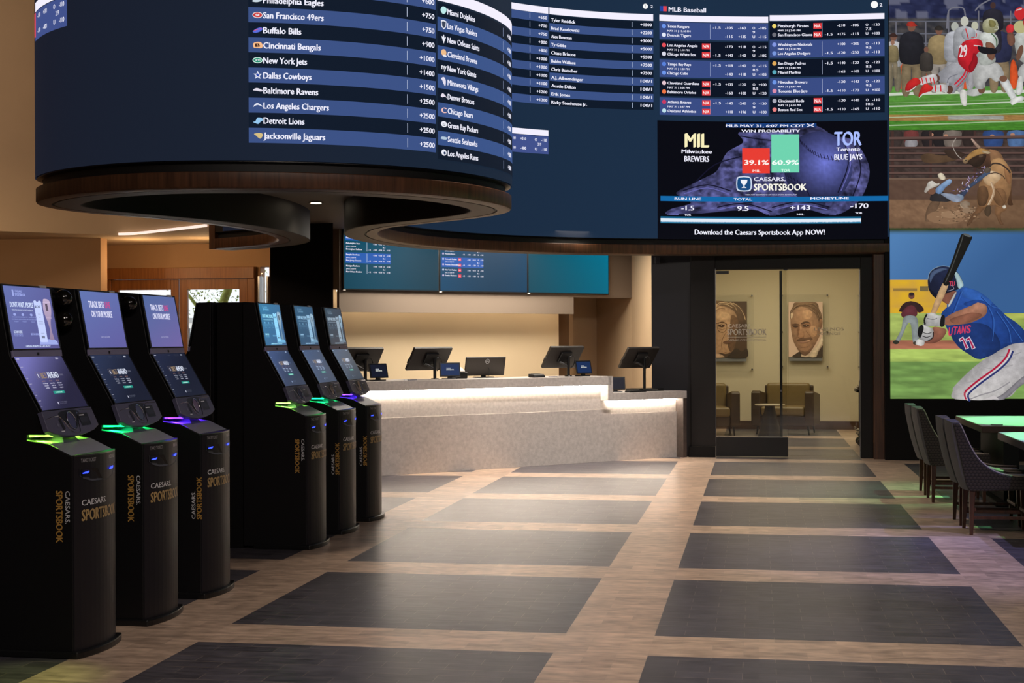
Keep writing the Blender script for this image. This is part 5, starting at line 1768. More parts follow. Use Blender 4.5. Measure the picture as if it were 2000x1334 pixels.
def dup(root, loc, rz, label):
    r = root.copy()
    C.objects.link(r)
    r.location = loc
    r.rotation_euler = (0, 0, rz)
    r['label'] = label
    for ch in list(root.children):
        c = ch.copy()
        C.objects.link(c)
        c.parent = r
        for g in ch.children:
            d = g.copy()
            C.objects.link(d)
            d.parent = c
    return r


ch0 = make_chair('upholstered dining chair with honeycomb side, nearest the camera at the near table')
ch0.location = (1.665, 12.10, 0)
dup(ch0, (1.665, 12.70, 0), 0.0, 'second dining chair from the camera, its grey back peeking out behind the nearest one')
dup(ch0, (1.640, 14.46, 0), 0.0, 'dining chair at the far table, nearer of that pair, honeycomb side in full view')
dup(ch0, (1.640, 15.12, 0), 0.0, 'farthest dining chair, only its grey back and legs seen beside the far table')


def table(y0, y1, label, rail=False):
    t = thing('dining_table', label, 'table', (2.01, y0, 0), 0)
    L = y1 - y0
    MB().box(0.0, 1.5, 0.0, L, 0.688, 0.746).build('table_edge', mat('brown_table_edge', (64, 40, 28), .5, noise=.25, nscale=15), t, bevel=0.004)
    MB().box(0.004, 1.496, 0.004, L - .004, 0.746, 0.751).build('tabletop', mat('pale_laminate_top', (206, 204, 196), 0.32, noise=.03, nscale=6), t, bevel=0.002)
    for a in (0.22, 1.05):
        MB().box(a, a + .14, 0.2, L - .2, 0.05, 0.688).build('pedestal', M_BLACK, t, bevel=0.004)
        MB().box(a - .08, a + .22, 0.12, L - .12, 0.0, 0.05).build('foot', M_BLACK, t, bevel=0.008)
    if rail:
        MB().tube([(0.36, L * .5, 0.24), (1.05, L * .5, 0.24)], 0.012, 8).build('brass_rail', mat('brass', (200, 160, 80), .3, metal=1), t)
    return t


table(14.03, 15.86, 'far rectangular table with pale top glowing green under the mural', True)
table(11.30, 13.13, 'near rectangular table with pale top lit green, cut by the right picture edge')
tag(MB().lathe([(0.0, 0), (0.055, 0), (0.055, 0.006), (0.0, 0.006)], n=24).xf(Matrix.Translation((2.16, 14.16, 0.752))).build('coaster', mat('grey_coaster', (120, 124, 124), .5)), 'small round grey coaster on the near corner of the far table', 'coaster')

# ================================================================ LOUNGE BEHIND THE GLASS
M_LEA = mat('olive_leather', (116, 98, 62), 0.42, noise=.08, nscale=10)
M_LEA2 = mat('brown_leather_arm', (68, 54, 40), 0.45, noise=.08, nscale=10)


def armchair(x, y, rz, label):
    t = thing('armchair', label, 'armchair', (x, y, 0), rz, 'leather armchairs in the lounge')
    for s in (-1, 1):
        a = s * 0.43
        MB().prism([(-.40, .14), (.42, .14), (.42, .64), (-.32, .71), (-.40, .69)], a - .075, a + .075, 'x').build('arm', M_LEA2, t, bevel=0.025, seg=3)
    MB().box(-.355, .355, -.36, .40, .14, .30).build('seat_base', M_LEA2, t, bevel=0.012)
    MB().box(-.35, .35, -.41, .25, .30, .455).build('seat_cushion', M_LEA, t, bevel=0.04, seg=4)
    b = MB().box(-.35, .35, .22, .40, .40, .82)
    b.build('back_cushion', M_LEA, t, bevel=0.045, seg=4)
    MB().box(-.40, .40, .36, .45, .14, .78).build('back_frame', M_LEA2, t, bevel=0.02, seg=3)
    for sx in (-1, 1):
        for sy in (-1, 1):
            MB().taper((sx * .42, sy * .34, 0), (sx * .40, sy * .33, .15), .022, .032).build('leg', M_PLAST, t)
    return t


armchair(0.45, 24.72, -0.16, 'olive leather armchair under the right portrait behind the glass')
armchair(-0.83, 24.35, 0.12, 'olive leather armchair at the left edge of the glass, mostly hidden')
t = thing('side_table', 'round pale-topped side table on a dark cone base between the armchairs', 'side table', (0.185, 23.75, 0))
MB().lathe([(0.19, 0), (0.19, 0.01), (0.075, 0.47), (0.075, 0.50)], n=32).build('cone_base', mat('dark_cone', (34, 32, 38), .35), t, smooth=True)
MB().lathe([(0.0, 0.50), (0.225, 0.50), (0.235, 0.508), (0.235, 0.52), (0.0, 0.52)], n=40).build('tabletop', mat('pale_stone_top', (206, 196, 178), .3), t)

M_ACR = glass_mat('acrylic_sheet', (0.98, 0.98, 0.98), 1.25)
M_POR = print_mat('portrait_print', .45)


def portrait(name, xa, xb, za, zb, fa, fb, ga, gb, label, draw):
    """picture (xa..xb, za..zb) on an acrylic sheet (fa..fb, ga..gb) with standoffs"""
    t = thing(name, label, 'picture', ((fa + fb) / 2, 25.92, 0), 0, 'portraits in the lounge')
    ox = (fa + fb) / 2
    MB().box(fa - ox, fb - ox, -0.085, -0.078, ga, gb).build('acrylic_sheet', M_ACR, t)
    for zz in (ga + .05, (ga + gb) / 2, gb - .02):
        for xx in (fa + .03, fb - .03):
            MB().tube([(xx - ox, 0, zz), (xx - ox, -0.10, zz)], 0.014, 10).build('standoff', M_CHROME, t, smooth=True)
    MB().box(xa - ox, xb - ox, -0.105, -0.088, za, zb).build('picture_board', M_WHITE, t)
    MB().box(xa - ox + .01, xb - ox - .01, -0.095, -0.088, za - .07, za - .004).build('caption_plate', mat('grey_caption', (120, 122, 126), .5), t)
    p = Pic(lambda u, v, l: Vector((u - ox, -0.1055 - l, v)), step=0.0004, lift=0.0003)
    draw(p)
    p.build('portrait_print', M_POR, t)
    return t


def sepia(p, x0, X0, kx, y0, Z0, kz):
    """drawing helpers in the units of an enlarged view of one print"""
    F = lambda pts: [(X0 + (a - x0) * kx, Z0 - (b - y0) * kz) for a, b in pts]
    br = lambda c: tuple(min(255, v * 1.20) for v in c)

    def fl(pts, c, c2=None, rnd=.22):
        p.fill(F(pts), br(c2 or c), br(c), dy=.006, dx=.009, rnd=rnd, ns=.07, nf=30)

    def ln(pts, w, c, sm=4):
        p.line(F(pts), w, br(c), True, sm)
    return F, br, fl, ln


def face2(p):
    F, br, fl, ln = sepia(p, 62, 0.521, .001543, 60, 2.177, .001575)
    p.rect(*F([(62, 655)])[0], *F([(432, 60)])[0], br((196, 170, 154)))
    fl([(100, 655), (150, 615), (185, 600), (220, 655)], (62, 50, 42))
    fl([(75, 200), (85, 150), (108, 112), (118, 75), (155, 62), (250, 61), (350, 62), (385, 92), (392, 132), (415, 180), (428, 250), (424, 330), (405, 330), (350, 300), (150, 300), (88, 260)], (128, 100, 76), (92, 68, 52))
    fl([(396, 255), (424, 248), (430, 290), (414, 352), (396, 335)], (146, 110, 86), (110, 80, 62))
    fl([(86, 200), (104, 166), (140, 132), (200, 110), (270, 126), (330, 166), (368, 215), (392, 280), (400, 345), (408, 400), (388, 452), (340, 540), (290, 602), (250, 642), (210, 626), (160, 570), (115, 490), (95, 400), (82, 280)], (176, 138, 110), (140, 106, 84), .36)
    fl([(225, 150), (300, 152), (322, 200), (286, 245), (228, 242), (212, 200)], (192, 154, 124), (182, 144, 114), .08)
    fl([(86, 185), (104, 172), (110, 205), (98, 240), (86, 225)], (214, 188, 162))
    fl([(90, 300), (140, 292), (182, 304), (176, 345), (130, 352), (96, 345)], (132, 98, 74), None, .1)
    fl([(200, 290), (245, 272), (300, 288), (296, 335), (240, 346), (205, 330)], (138, 102, 78), None, .1)
    fl([(96, 306), (140, 294), (180, 308), (150, 316), (110, 318)], (86, 62, 46))
    fl([(194, 296), (230, 272), (272, 272), (298, 292), (258, 284), (222, 300)], (78, 56, 42))
    fl([(108, 326), (140, 318), (168, 328), (140, 338)], (72, 50, 38))
    fl([(210, 318), (246, 302), (288, 314), (262, 330), (232, 332)], (70, 48, 36))
    p.el(*F([(254, 312)])[0], .005, .006, br((190, 160, 138)))
    ln([(212, 334), (250, 342), (292, 330)], .004, (110, 80, 60))
    fl([(300, 330), (360, 330), (372, 400), (330, 440), (290, 400)], (188, 150, 120), (166, 128, 100), .1)
    fl([(184, 322), (206, 330), (232, 400), (228, 440), (190, 452), (162, 438), (166, 400)], (178, 138, 110), (150, 112, 88))
    fl([(162, 335), (182, 330), (176, 395), (160, 436), (154, 400)], (124, 90, 68), None, .1)
    ln([(160, 440), (190, 452), (226, 444)], .005, (84, 60, 46))
    fl([(148, 474), (186, 456), (240, 452), (300, 442), (322, 466), (272, 478), (222, 484), (180, 490)], (112, 84, 66), (92, 66, 52))
    fl([(172, 492), (230, 484), (292, 470), (280, 492), (222, 506), (186, 504)], (190, 156, 134), (140, 100, 84))
    ln([(250, 372), (276, 402), (300, 436), (322, 470)], .006, (112, 82, 62))
    ln([(150, 440), (136, 470), (140, 500)], .005, (112, 82, 62))
    fl([(150, 556), (205, 592), (262, 594), (330, 540), (292, 604), (250, 640), (206, 625)], (122, 92, 72), (102, 76, 60))
    ln([(190, 545), (230, 552), (270, 540)], .005, (122, 92, 72))
    for q_ in ([(90, 170), (130, 110), (200, 80), (280, 78)], [(120, 120), (180, 92), (260, 92), (330, 122)], [(250, 84), (330, 110), (380, 170), (400, 230)], [(280, 72), (350, 92), (398, 160), (416, 230)], [(300, 130), (360, 180), (392, 250)]):
        ln(q_, .005, (160, 132, 104))
        ln([(a + 6, b2 + 9) for a, b2 in q_], .004, (84, 62, 48))
    fl([(284, 655), (298, 612), (368, 530), (424, 436), (432, 458), (431, 500), (380, 602), (362, 655)], (214, 196, 178), (190, 172, 152))
    p.poly(F([(362, 655), (384, 600), (432, 528), (432, 655)]), br((62, 50, 42)))
    fl([(200, 625), (240, 646), (270, 625), (286, 655), (205, 655)], (186, 166, 148))


def face1(p):
    F, br, fl, ln = sepia(p, 22, -0.702, .001548, 50, 2.195, .001577)
    p.rect(-0.753, F([(0, 660)])[0][1], -0.182, F([(0, 50)])[0][1], br((74, 56, 42)))
    fl([(-10, 54), (150, 54), (232, 72), (300, 122), (346, 200), (350, 262), (300, 300), (100, 300), (-10, 250)], (120, 96, 74), (80, 60, 46))
    fl([(-10, 110), (60, 92), (140, 112), (216, 156), (252, 230), (262, 300), (242, 420), (228, 520), (190, 600), (120, 622), (60, 610), (-10, 640)], (186, 152, 122), (160, 126, 98), .30)
    fl([(190, 200), (258, 240), (260, 330), (232, 430), (228, 520), (184, 600), (150, 540), (160, 430), (172, 320)], (112, 84, 62), (92, 68, 50), .1)
    fl([(30, 170), (100, 160), (170, 190), (160, 240), (90, 250), (30, 240)], (200, 166, 134), None, .1)
    for q_ in ([(0, 120), (60, 80), (140, 84), (200, 120)], [(60, 66), (150, 68), (220, 100), (250, 150)], [(170, 62), (260, 100), (320, 180), (340, 250)], [(20, 90), (60, 62), (110, 60)], [(210, 66), (290, 130), (336, 220)], [(0, 150), (50, 118), (110, 120)]):
        ln(q_, .009, (206, 180, 148))
        ln([(a + 8, b2 + 10) for a, b2 in q_], .005, (104, 80, 60))
    p.line([(F([(85 + 52 * math.cos(a), 328 + 58 * math.sin(a))])[0]) for a in [2 * PI * k / 22 for k in range(23)]], .006, br((70, 50, 38)))
    ln([(20, 290), (60, 278), (110, 280), (140, 300)], .010, (92, 66, 48))
    fl([(40, 316), (75, 298), (116, 314), (84, 332)], (70, 48, 36))
    p.el(*F([(78, 313)])[0], .005, .006, br((200, 170, 146)))
    ln([(45, 345), (85, 356), (120, 342)], .004, (120, 88, 66))
    ln([(136, 380), (98, 440), (78, 510), (86, 570)], .007, (112, 82, 60))
    fl([(96, 492), (140, 480), (196, 494), (150, 512), (110, 508)], (104, 74, 58))
    ln([(110, 600), (150, 612), (190, 598)], .006, (110, 82, 62))
    fl([(-10, 636), (40, 618), (84, 634), (110, 660), (-10, 660)], (186, 156, 132))
    fl([(180, 620), (240, 560), (300, 596), (356, 560), (356, 660), (150, 660)], (54, 42, 32))


portrait('framed_portrait', 0.521, 1.092, 1.24, 2.177, 0.384, 1.202, 1.022, 2.309, 'sepia portrait of a smiling person in a suit, behind the right glass panel', face2)
portrait('framed_portrait', -0.753, -0.182, 1.233, 2.195, -0.86, -0.066, 0.978, 2.313, 'sepia portrait of a person with glasses, behind the left glass door', face1)


def face3(p):
    p.rect(1.83, 1.24, 1.93, 2.18, (190, 168, 150))


portrait('framed_portrait', 1.80, 1.93, 1.24, 2.18, 1.665, 1.945, 1.02, 2.30, 'acrylic picture sheet with steel standoffs at the far right of the glass', face3)

t = thing('service_cart', 'dark service cart with folded papers on top behind the right door jamb', 'cart', (1.66, 22.0, 0))
MB().box(-0.21, 0.2, -0.25, 0.25, 0.30, 0.80).build('bag', mat('dark_grey_bag', (58, 58, 64), .7, noise=.2, nscale=14), t, bevel=0.04, seg=3)
MB().box(-0.27, 0.22, -0.27, 0.27, 0.78, 0.815).box(-0.28, -0.26, -0.2, 0.2, 0.25, 0.27).build('tray', M_PLAST, t, bevel=0.008)
for k in range(3):
    MB().box(-0.27 + .02 * k, 0.1, -0.2, 0.2, 0.817 + k * .022, 0.835 + k * .022).build('folded_paper', mat('pale_papers', (168, 160, 148), .7), t, bevel=0.006)
MB().box(-0.25, 0.2, -0.26, 0.26, 0.16, 0.19).box(-0.27, -0.2, -0.25, 0.25, 0.225, 0.24).build('lower_frame', M_STEEL, t, bevel=0.004)
MB().tube([(-0.22, -0.22, 0.15), (-0.22, -0.22, 0.95)], 0.012, 8).build('post', M_PLAST, t)
for (x, y) in ((-.20, -.2), (.16, -.2), (-.20, .2), (.16, .2)):
    w = MB().lathe([(0.0, -.02), (0.055, -.02), (0.06, 0), (0.055, .02), (0.0, .02)], n=16)
    w.xf(Matrix.Translation((x, y, .061)) @ Matrix.Rotation(PI / 2, 4, 'X'))
    w.box(x - .015, x + .015, y - .03, y + .03, .06, .16)
    w.build('wheel', M_PLAST, t)

# ================================================================ MURAL WALL: three large sports pictures
def mur(x, y, l):
    """picture units (pixels of a flat print 6.5 mm apart) on the mural wall"""
    kz = 0.006512 - (x - 1738) * 3.5e-7
    X = 1.664 + (x - 1738) * 0.00625
    return Vector((X, 19.436 - l, 1.55 + (661 - (x - 1738) * 0.0035 - y) * kz))


XR = 2420


def mural(name, y0, y1, label, draw):
    t = thing('wall_mural_screen', label, 'mural', (4.0, 19.44, mur(1738, y1, 0).z), 0, 'large sports pictures on the right wall')
    o = Vector(t.location)
    za, zb = mur(1738, y1, 0).z, mur(1738, y0, 0).z
    zc, zd = mur(XR, y1, 0).z, mur(XR, y0, 0).z
    a = 1.664
    b = mur(XR, y0, 0).x
    MB().add([Vector((a, 19.437, za)) - o, Vector((b, 19.437, zc)) - o, Vector((b, 19.437, zd)) - o, Vector((a, 19.437, zb)) - o, Vector((a, 19.4395, za)) - o, Vector((b, 19.4395, zc)) - o, Vector((b, 19.4395, zd)) - o, Vector((a, 19.4395, zb)) - o],
             [(0, 1, 2, 3), (7, 6, 5, 4), (0, 4, 5, 1), (1, 5, 6, 2), (2, 6, 7, 3), (3, 7, 4, 0)]).build('backing_panel', M_PLAST, t)
    p = Pic(lambda x, y, l: mur(x, y, l) - o, step=0.0002, lift=0.0004)
    draw(p)
    p.build('picture', M_MUR, t)


M_MUR = pic_mat('mural_display', 0.92, 0.5, 0.2)


class CP_:
    """draws on a Pic in the units of an enlarged view (scale, origin)"""

    def __init__(s, p, k, ox, oy):
        s.p, s.k, s.ox, s.oy = p, k, ox, oy

    def T(s, pts):
        return [(s.ox + a / s.k, s.oy + b / s.k) for a, b in pts]

    def s(s, pts, c, c2=None, n=4):
        s.p.fill(s.T(pts), c, c2, n=n, dy=1.1, dx=1.5, rnd=.30, ns=.07, nf=.14)

    def g(s, pts, c, c2=None):
        s.p.poly(s.T(pts), c2 or c, c if c2 else None)

    def l(s, pts, w, c, sm=0):
        s.p.line(s.T(pts), w / s.k, c, True, sm)

    def e(s, x, y, rx, ry, c, rot=0):
        s.p.el(s.ox + x / s.k, s.oy + y / s.k, rx / s.k, ry / s.k, c, rot)

    def grid(s, x0, y0, x1, y1, nx, ny, fn):
        s.p.grid(s.ox + x0 / s.k, s.oy + y0 / s.k, s.ox + x1 / s.k, s.oy + y1 / s.k, nx, ny, (lambda u, v: fn((u - s.ox) * s.k, (v - s.oy) * s.k)) if callable(fn) else fn)


def mixc(a, b, t):
    t = max(0, min(1, t))
    return [a[i] + (b[i] - a[i]) * t for i in range(3)]


def draw_baseball(p):
    c = CP_(p, 3.605, 1700, 430)
    RX = 2600

    def sky(x, y):
        base = mixc((82, 130, 184), (58, 98, 150), (x + y - 300) / 900)
        if y < 100:
            n = vnoise(x / 90, y / 40, 4)
            return mixc((34, 50, 30), (84, 92, 62), n) if y < 84 else mixc((60, 84, 90), base, .6)
        return base
    c.grid(137, 52, RX, 660, 90, 36, sky)
    c.grid(137, 420, 540, 682, 20, 14, lambda x, y: mixc((226, 178, 42), (206, 160, 66), vnoise(x / 60, y / 40, 2) + (.3 if 470 < y < 500 or 600 < y < 620 else 0)))
    c.grid(160, 480, 330, 500, 8, 2, lambda x, y: (150, 120, 62))
    c.grid(350, 465, 410, 500, 4, 2, lambda x, y: (120, 104, 66))

    def grass(x, y):
        n = vnoise(x / 160, y / 26, 8) * .3 + vnoise(x / 40, y / 8, 9) * .12
        if y < 850:
            col = (150, 166, 88)
        elif y < 905:
            col = (158, 100, 78)
        elif y < 1000:
            col = (158, 180, 92)
        else:
            col = (112, 146, 78)
        if x > 900 and y < 900:
            col = mixc((168, 172, 84), (120, 160, 84), (y - 655) / 160)
        return [v * (.85 + n) for v in col]
    c.grid(137, 655, RX, 1258, 110, 68, grass)
    # blurred fielder
    for k, w in ((1.12, 0), (1.0, 1)):
        c.s([(200, 640), (232, 588), (285, 570), (345, 588), (378, 632), (345, 652), (318, 640), (312, 684), (238, 684), (232, 650)], (92, 60, 56) if not w else (58, 36, 38))
    c.s([(240, 690), (215, 660), (255, 610), (300, 600), (330, 640), (318, 680)], (104, 50, 58))
    c.e(290, 532, 22, 24, (110, 70, 60))
    c.e(290, 520, 20, 12, (50, 36, 40))
    c.s([(238, 680), (322, 680), (338, 760), (338, 862), (300, 862), (285, 740), (262, 730), (205, 852), (168, 862), (215, 770)], (142, 150, 150))
    c.e(178, 860, 22, 14, (50, 48, 40))
    c.e(318, 866, 20, 12, (70, 60, 50))
    # batter
    c.s([(1060, 850), (1130, 870), (1180, 960), (1150, 1090), (1040, 1180), (940, 1258), (600, 1262), (580, 1200), (592, 1168), (700, 1060), (800, 980), (900, 915), (980, 880)], (176, 172, 176), (206, 202, 200))
    c.s([(850, 1262), (905, 1240), (960, 1200), (1060, 1110), (1160, 1060), (1150, 1100), (1040, 1180), (940, 1262)], (140, 136, 142))
    c.l([(700, 1262), (780, 1230), (880, 1200), (980, 1140)], 8, (150, 146, 150), 4)
    c.l([(620, 1160), (700, 1140), (800, 1130)], 6, (168, 164, 166), 4)
    c.l([(780, 1030), (880, 1050), (1000, 1020)], 6, (166, 162, 164), 4)
    c.l([(860, 950), (960, 960), (1060, 930)], 6, (160, 156, 160), 4)
    c.g([(590, 1262), (905, 1262), (870, 1236), (800, 1262)], (206, 200, 200))
    st = [(978, 908), (950, 970), (880, 1040), (760, 1128), (685, 1190), (662, 1222), (674, 1262)]
    c.l(st, 13, (180, 24, 60), 4)
    c.l([(a + 12, b + 8) for a, b in st], 9, (214, 208, 210), 4)
    c.l([(a + 24, b + 14) for a, b in st], 13, (40, 50, 110), 4)
    c.s([(500, 660), (560, 592), (600, 520), (655, 474), (720, 488), (800, 528), (880, 598), (960, 676), (1030, 724), (1090, 790), (1100, 856), (1000, 872), (900, 920), (775, 980), (690, 942), (620, 892), (572, 822), (530, 742)], (44, 88, 172), (28, 56, 122))
    c.s([(600, 740), (700, 722), (820, 740), (900, 830), (905, 915), (775, 978), (690, 940), (622, 890), (572, 820)], (30, 56, 116))
    c.s([(660, 478), (760, 500), (860, 580), (800, 590), (700, 560), (640, 520)], (52, 100, 184))
    for f in ([(640, 500), (600, 600), (560, 700)], [(820, 600), (860, 700), (850, 850)], [(880, 640), (960, 760), (980, 860)], [(700, 620), (640, 650), (560, 700)], [(930, 670), (1010, 780), (1060, 850)], [(780, 540), (840, 600), (900, 620)]):
        c.l(f, 5, (24, 52, 116), 4)
        c.l([(a + 10, b + 2) for a, b in f], 4, (58, 106, 186), 4)
    c.s([(350, 862), (380, 850), (440, 790), (440, 752), (520, 762), (535, 790), (500, 840), (450, 866), (400, 868)], (164, 108, 86), (120, 72, 58))
    c.s([(515, 700), (580, 655), (690, 610), (750, 580), (800, 582), (822, 620), (815, 660), (780, 690), (700, 724), (600, 738), (520, 738)], (190, 136, 110), (150, 98, 76))
    c.s([(560, 700), (640, 670), (720, 650), (790, 668), (700, 716), (600, 730)], (146, 94, 74))
    c.s([(655, 590), (700, 570), (760, 560), (822, 582), (828, 612), (800, 590), (750, 582), (700, 606)], (34, 70, 146))
    c.s([(505, 528), (560, 505), (606, 500), (598, 540), (560, 592), (530, 585), (500, 560)], (132, 84, 68))
    c.s([(596, 512), (604, 520), (560, 604), (550, 596)], (190, 196, 196))
    c.s([(405, 420), (418, 372), (455, 338), (515, 321), (575, 334), (625, 380), (655, 455), (612, 490), (545, 512), (505, 530), (472, 552), (438, 530), (412, 485)], (36, 44, 74), (24, 28, 50))
    c.s([(418, 400), (440, 360), (500, 338), (545, 345), (500, 360), (450, 390), (425, 440)], (74, 90, 122))
    c.s([(590, 362), (622, 378), (656, 448), (650, 468), (622, 480), (606, 420)], (176, 204, 208))
    c.l([(406, 420), (418, 372), (455, 338), (515, 321), (575, 334)], 4, (128, 150, 170), 4)
    c.s([(412, 480), (470, 520), (540, 500), (590, 470), (545, 512), (505, 530), (472, 552), (438, 530)], (18, 20, 38))
    c.l([(545, 500), (590, 485), (582, 462), (560, 458)], 4, (150, 150, 170))
    c.p.text("TU", c.ox + 556 / c.k, c.oy + 462 / c.k, 9, (204, 60, 90), w=11, flip=-1, bold=.04, up=True)
    c.s([(426, 648), (508, 448), (552, 456), (462, 655), (445, 662)], (214, 178, 134), (190, 150, 108), n=3)
    c.s([(512, 440), (560, 330), (632, 125), (650, 98), (680, 97), (716, 116), (712, 142), (640, 290), (556, 452)], (26, 25, 24), n=3)
    c.l([(655, 105), (640, 160), (575, 335), (530, 438)], 7, (70, 72, 70), 4)
    c.e(684, 106, 30, 9, (92, 96, 96), .35)
    c.s([(378, 742), (380, 700), (398, 658), (440, 652), (480, 670), (522, 678), (520, 742), (470, 748), (430, 745)], (206, 204, 200), (160, 158, 158))
    c.s([(500, 676), (524, 676), (520, 744), (490, 746)], (26, 26, 28))
    c.l([(385, 735), (380, 700), (398, 662)], 12, (26, 26, 28), 3)
    c.l([(400, 690), (440, 700), (470, 690)], 4, (90, 90, 96), 3)
    c.s([(330, 812), (336, 760), (360, 738), (400, 748), (440, 768), (442, 820), (405, 852), (360, 846)], (206, 204, 200), (156, 154, 156))
    c.s([(332, 800), (340, 752), (368, 738), (374, 770), (350, 830)], (24, 24, 26))
    c.l([(370, 790), (400, 800), (430, 790)], 5, (40, 40, 44), 3)
    c.l([(365, 815), (395, 825), (425, 815)], 5, (40, 40, 44), 3)
    c.l([(404, 852), (440, 826), (442, 786)], 7, (30, 30, 32), 3)
    c.s([(318, 862), (332, 838), (378, 850), (374, 880), (350, 886), (320, 876)], (214, 210, 206))
    for ch, x, y, h in (('U', 548, 812, 62), ('T', 582, 804, 60), ('A', 610, 800, 58), ('N', 642, 795, 58), ('S', 676, 792, 56)):
        p.text(ch, c.ox + x / c.k, c.oy + y / c.k, h / c.k, (214, 60, 96), w=7.0, flip=-1, bold=.05, up=True, rot=-.12)
        p.text(ch, c.ox + (x + 4) / c.k, c.oy + (y - 3) / c.k, (h - 8) / c.k, (48, 58, 120), w=5.6, flip=-1, bold=.0, up=True, rot=-.12)
    for x in (622, 668):
        c.g([(x, 838), (x + 30, 818), (x + 72, 900), (x + 46, 912), (x + 26, 850), (x + 8, 858)], (210, 200, 216))
        c.g([(x + 7, 840), (x + 27, 826), (x + 64, 898), (x + 50, 905), (x + 26, 842), (x + 12, 850)], (170, 36, 80))


def draw_rodeo(p):
    c = CP_(p, 2.9, 1700, 0)
    RX = 2080

    def bgf(x, y):
        n = vnoise(x / 30, y / 20, 3) * .5 + vnoise(x / 9, y / 9, 6) * .35
        if y < 1012:
            b = mixc((44, 34, 32), (94, 78, 72), n)
        elif y < 1130:
            b = mixc((84, 62, 52), (104, 80, 66), n)
        else:
            b = mixc((110, 82, 62), (150, 116, 88), n * 1.1)
            if y > 1230:
                b = mixc(b, (86, 64, 48), (y - 1230) / 120)
        if x > 560 and y > 1110:
            b = mixc(b, (92, 68, 48), .4)
        return b
    c.grid(108, 738, RX, 1292, 170, 64, bgf)
    random.seed(5)
    for (x, w, col) in ((150, 60, (60, 50, 48)), (235, 70, (120, 60, 58)), (330, 60, (40, 34, 36)), (400, 70, (36, 32, 34)), (470, 90, (120, 108, 100)), (560, 60, (50, 40, 38)), (700, 100, (50, 76, 130)), (830, 90, (80, 110, 156)), (950, 90, (60, 50, 60)), (1100, 120, (96, 80, 90)), (1300, 120, (50, 60, 90)), (1500, 110, (90, 60, 50)), (1700, 100, (60, 70, 110))):
        c.s([(x - w / 2, 742), (x + w / 2, 742), (x + w / 2 + 6, 790), (x + w / 2 - 10, 830), (x - w / 2 + 10, 832), (x - w / 2 - 6, 792)], col)
    for (x, y) in ((432, 768), (350, 762), (694, 770), (808, 762)):
        c.e(x, y, 13, 9, (176, 128, 104))
    c.s([(200, 800), (225, 782), (262, 784), (270, 820), (240, 840), (205, 836)], (150, 146, 150))
    for x in (128, 345, 596, 880, 1130, 1400, 1700, 2000):
        c.l([(x, 742), (x, 1012)], 14, (70, 48, 44))
    for y, w in ((783, 15), (836, 11), (868, 11), (905, 12), (940, 12), (980, 12)):
        c.l([(108, y), (RX, y - 22 * (y < 800) - 4)], w, (98, 74, 68))
        c.l([(108, y + w * .6), (RX, y + w * .6 - 4 - 22 * (y < 800))], w * .45, (50, 38, 36))
    c.l([(108, 1012), (RX, 1008)], 10, (112, 90, 76))
    c.s([(290, 884), (330, 868), (420, 880), (500, 872), (490, 905), (400, 922), (310, 920)], (92, 70, 52))
    c.s([(420, 852), (470, 850), (540, 872), (500, 900), (450, 890)], (64, 48, 40))
    c.l([(490, 780), (470, 820), (490, 870), (520, 900)], 4, (170, 160, 150), 4)
    # bull
    h = CP_(p, 4.593, 1860, 250)
    h.s([(495, 500), (530, 510), (532, 640), (546, 690), (500, 684), (500, 600)], (104, 72, 48), (76, 52, 36))
    h.s([(174, 102), (190, 97), (226, 136), (260, 170), (242, 186), (214, 160)], (190, 160, 146), (150, 122, 104))
    h.s([(190, 290), (230, 230), (270, 186), (330, 188), (400, 200), (442, 236), (458, 285), (420, 310), (370, 330), (340, 366), (300, 372), (240, 366), (200, 335)], (112, 78, 56), (60, 42, 34))
    h.s([(330, 192), (400, 202), (446, 242), (462, 300), (400, 290), (352, 300), (344, 250)], (146, 106, 76), (150, 112, 78))
    h.s([(112, 300), (150, 284), (200, 262), (262, 236), (310, 240), (292, 300), (252, 342), (200, 348), (160, 322), (124, 320)], (66, 48, 38), (44, 34, 28))
    h.s([(106, 284), (130, 260), (165, 226), (205, 198), (262, 182), (312, 194), (340, 216), (300, 230), (250, 236), (192, 262), (152, 290), (124, 298)], (186, 142, 82), (156, 118, 72))
    h.s([(98, 288), (122, 274), (146, 290), (142, 312), (116, 320), (100, 304)], (176, 150, 112), (112, 88, 66))
    h.s([(268, 204), (312, 206), (348, 220), (330, 232), (290, 226)], (186, 162, 128))
    h.e(262, 250, 20, 12, (92, 74, 58), -.3)
    h.e(128, 292, 9, 6, (46, 36, 30))
    h.s([(240, 690), (302, 700), (270, 744), (212, 802), (172, 852), (136, 882), (140, 850), (182, 780), (222, 720)], (124, 88, 60), (92, 66, 48))
    h.s([(398, 700), (488, 688), (482, 738), (440, 762), (440, 822), (462, 866), (430, 862), (400, 802), (384, 750)], (150, 108, 72), (98, 70, 50))
    h.s([(345, 335), (356, 292), (400, 270), (455, 276), (500, 330), (535, 400), (532, 480), (526, 560), (502, 640), (482, 692), (430, 716), (380, 692), (330, 704), (290, 712), (240, 702), (226, 650), (240, 560), (246, 500), (280, 460), (292, 410)], (190, 146, 100), (134, 96, 64))
    h.s([(236, 540), (300, 520), (330, 600), (300, 690), (244, 696), (228, 630)], (116, 84, 58), (84, 60, 42))
    h.s([(400, 540), (470, 560), (490, 640), (450, 700), (400, 680), (370, 620)], (146, 106, 72), (104, 74, 50))
    h.s([(290, 430), (340, 385), (412, 400), (442, 440), (400, 490), (352, 522), (304, 502), (280, 462)], (216, 188, 154), (190, 152, 110))
    h.s([(470, 330), (505, 350), (530, 410), (525, 500), (490, 480), (470, 400)], (168, 122, 82), (140, 98, 66))
    h.l([(338, 350), (372, 318), (440, 326), (500, 372), (522, 404)], 14, (62, 50, 44), 4)
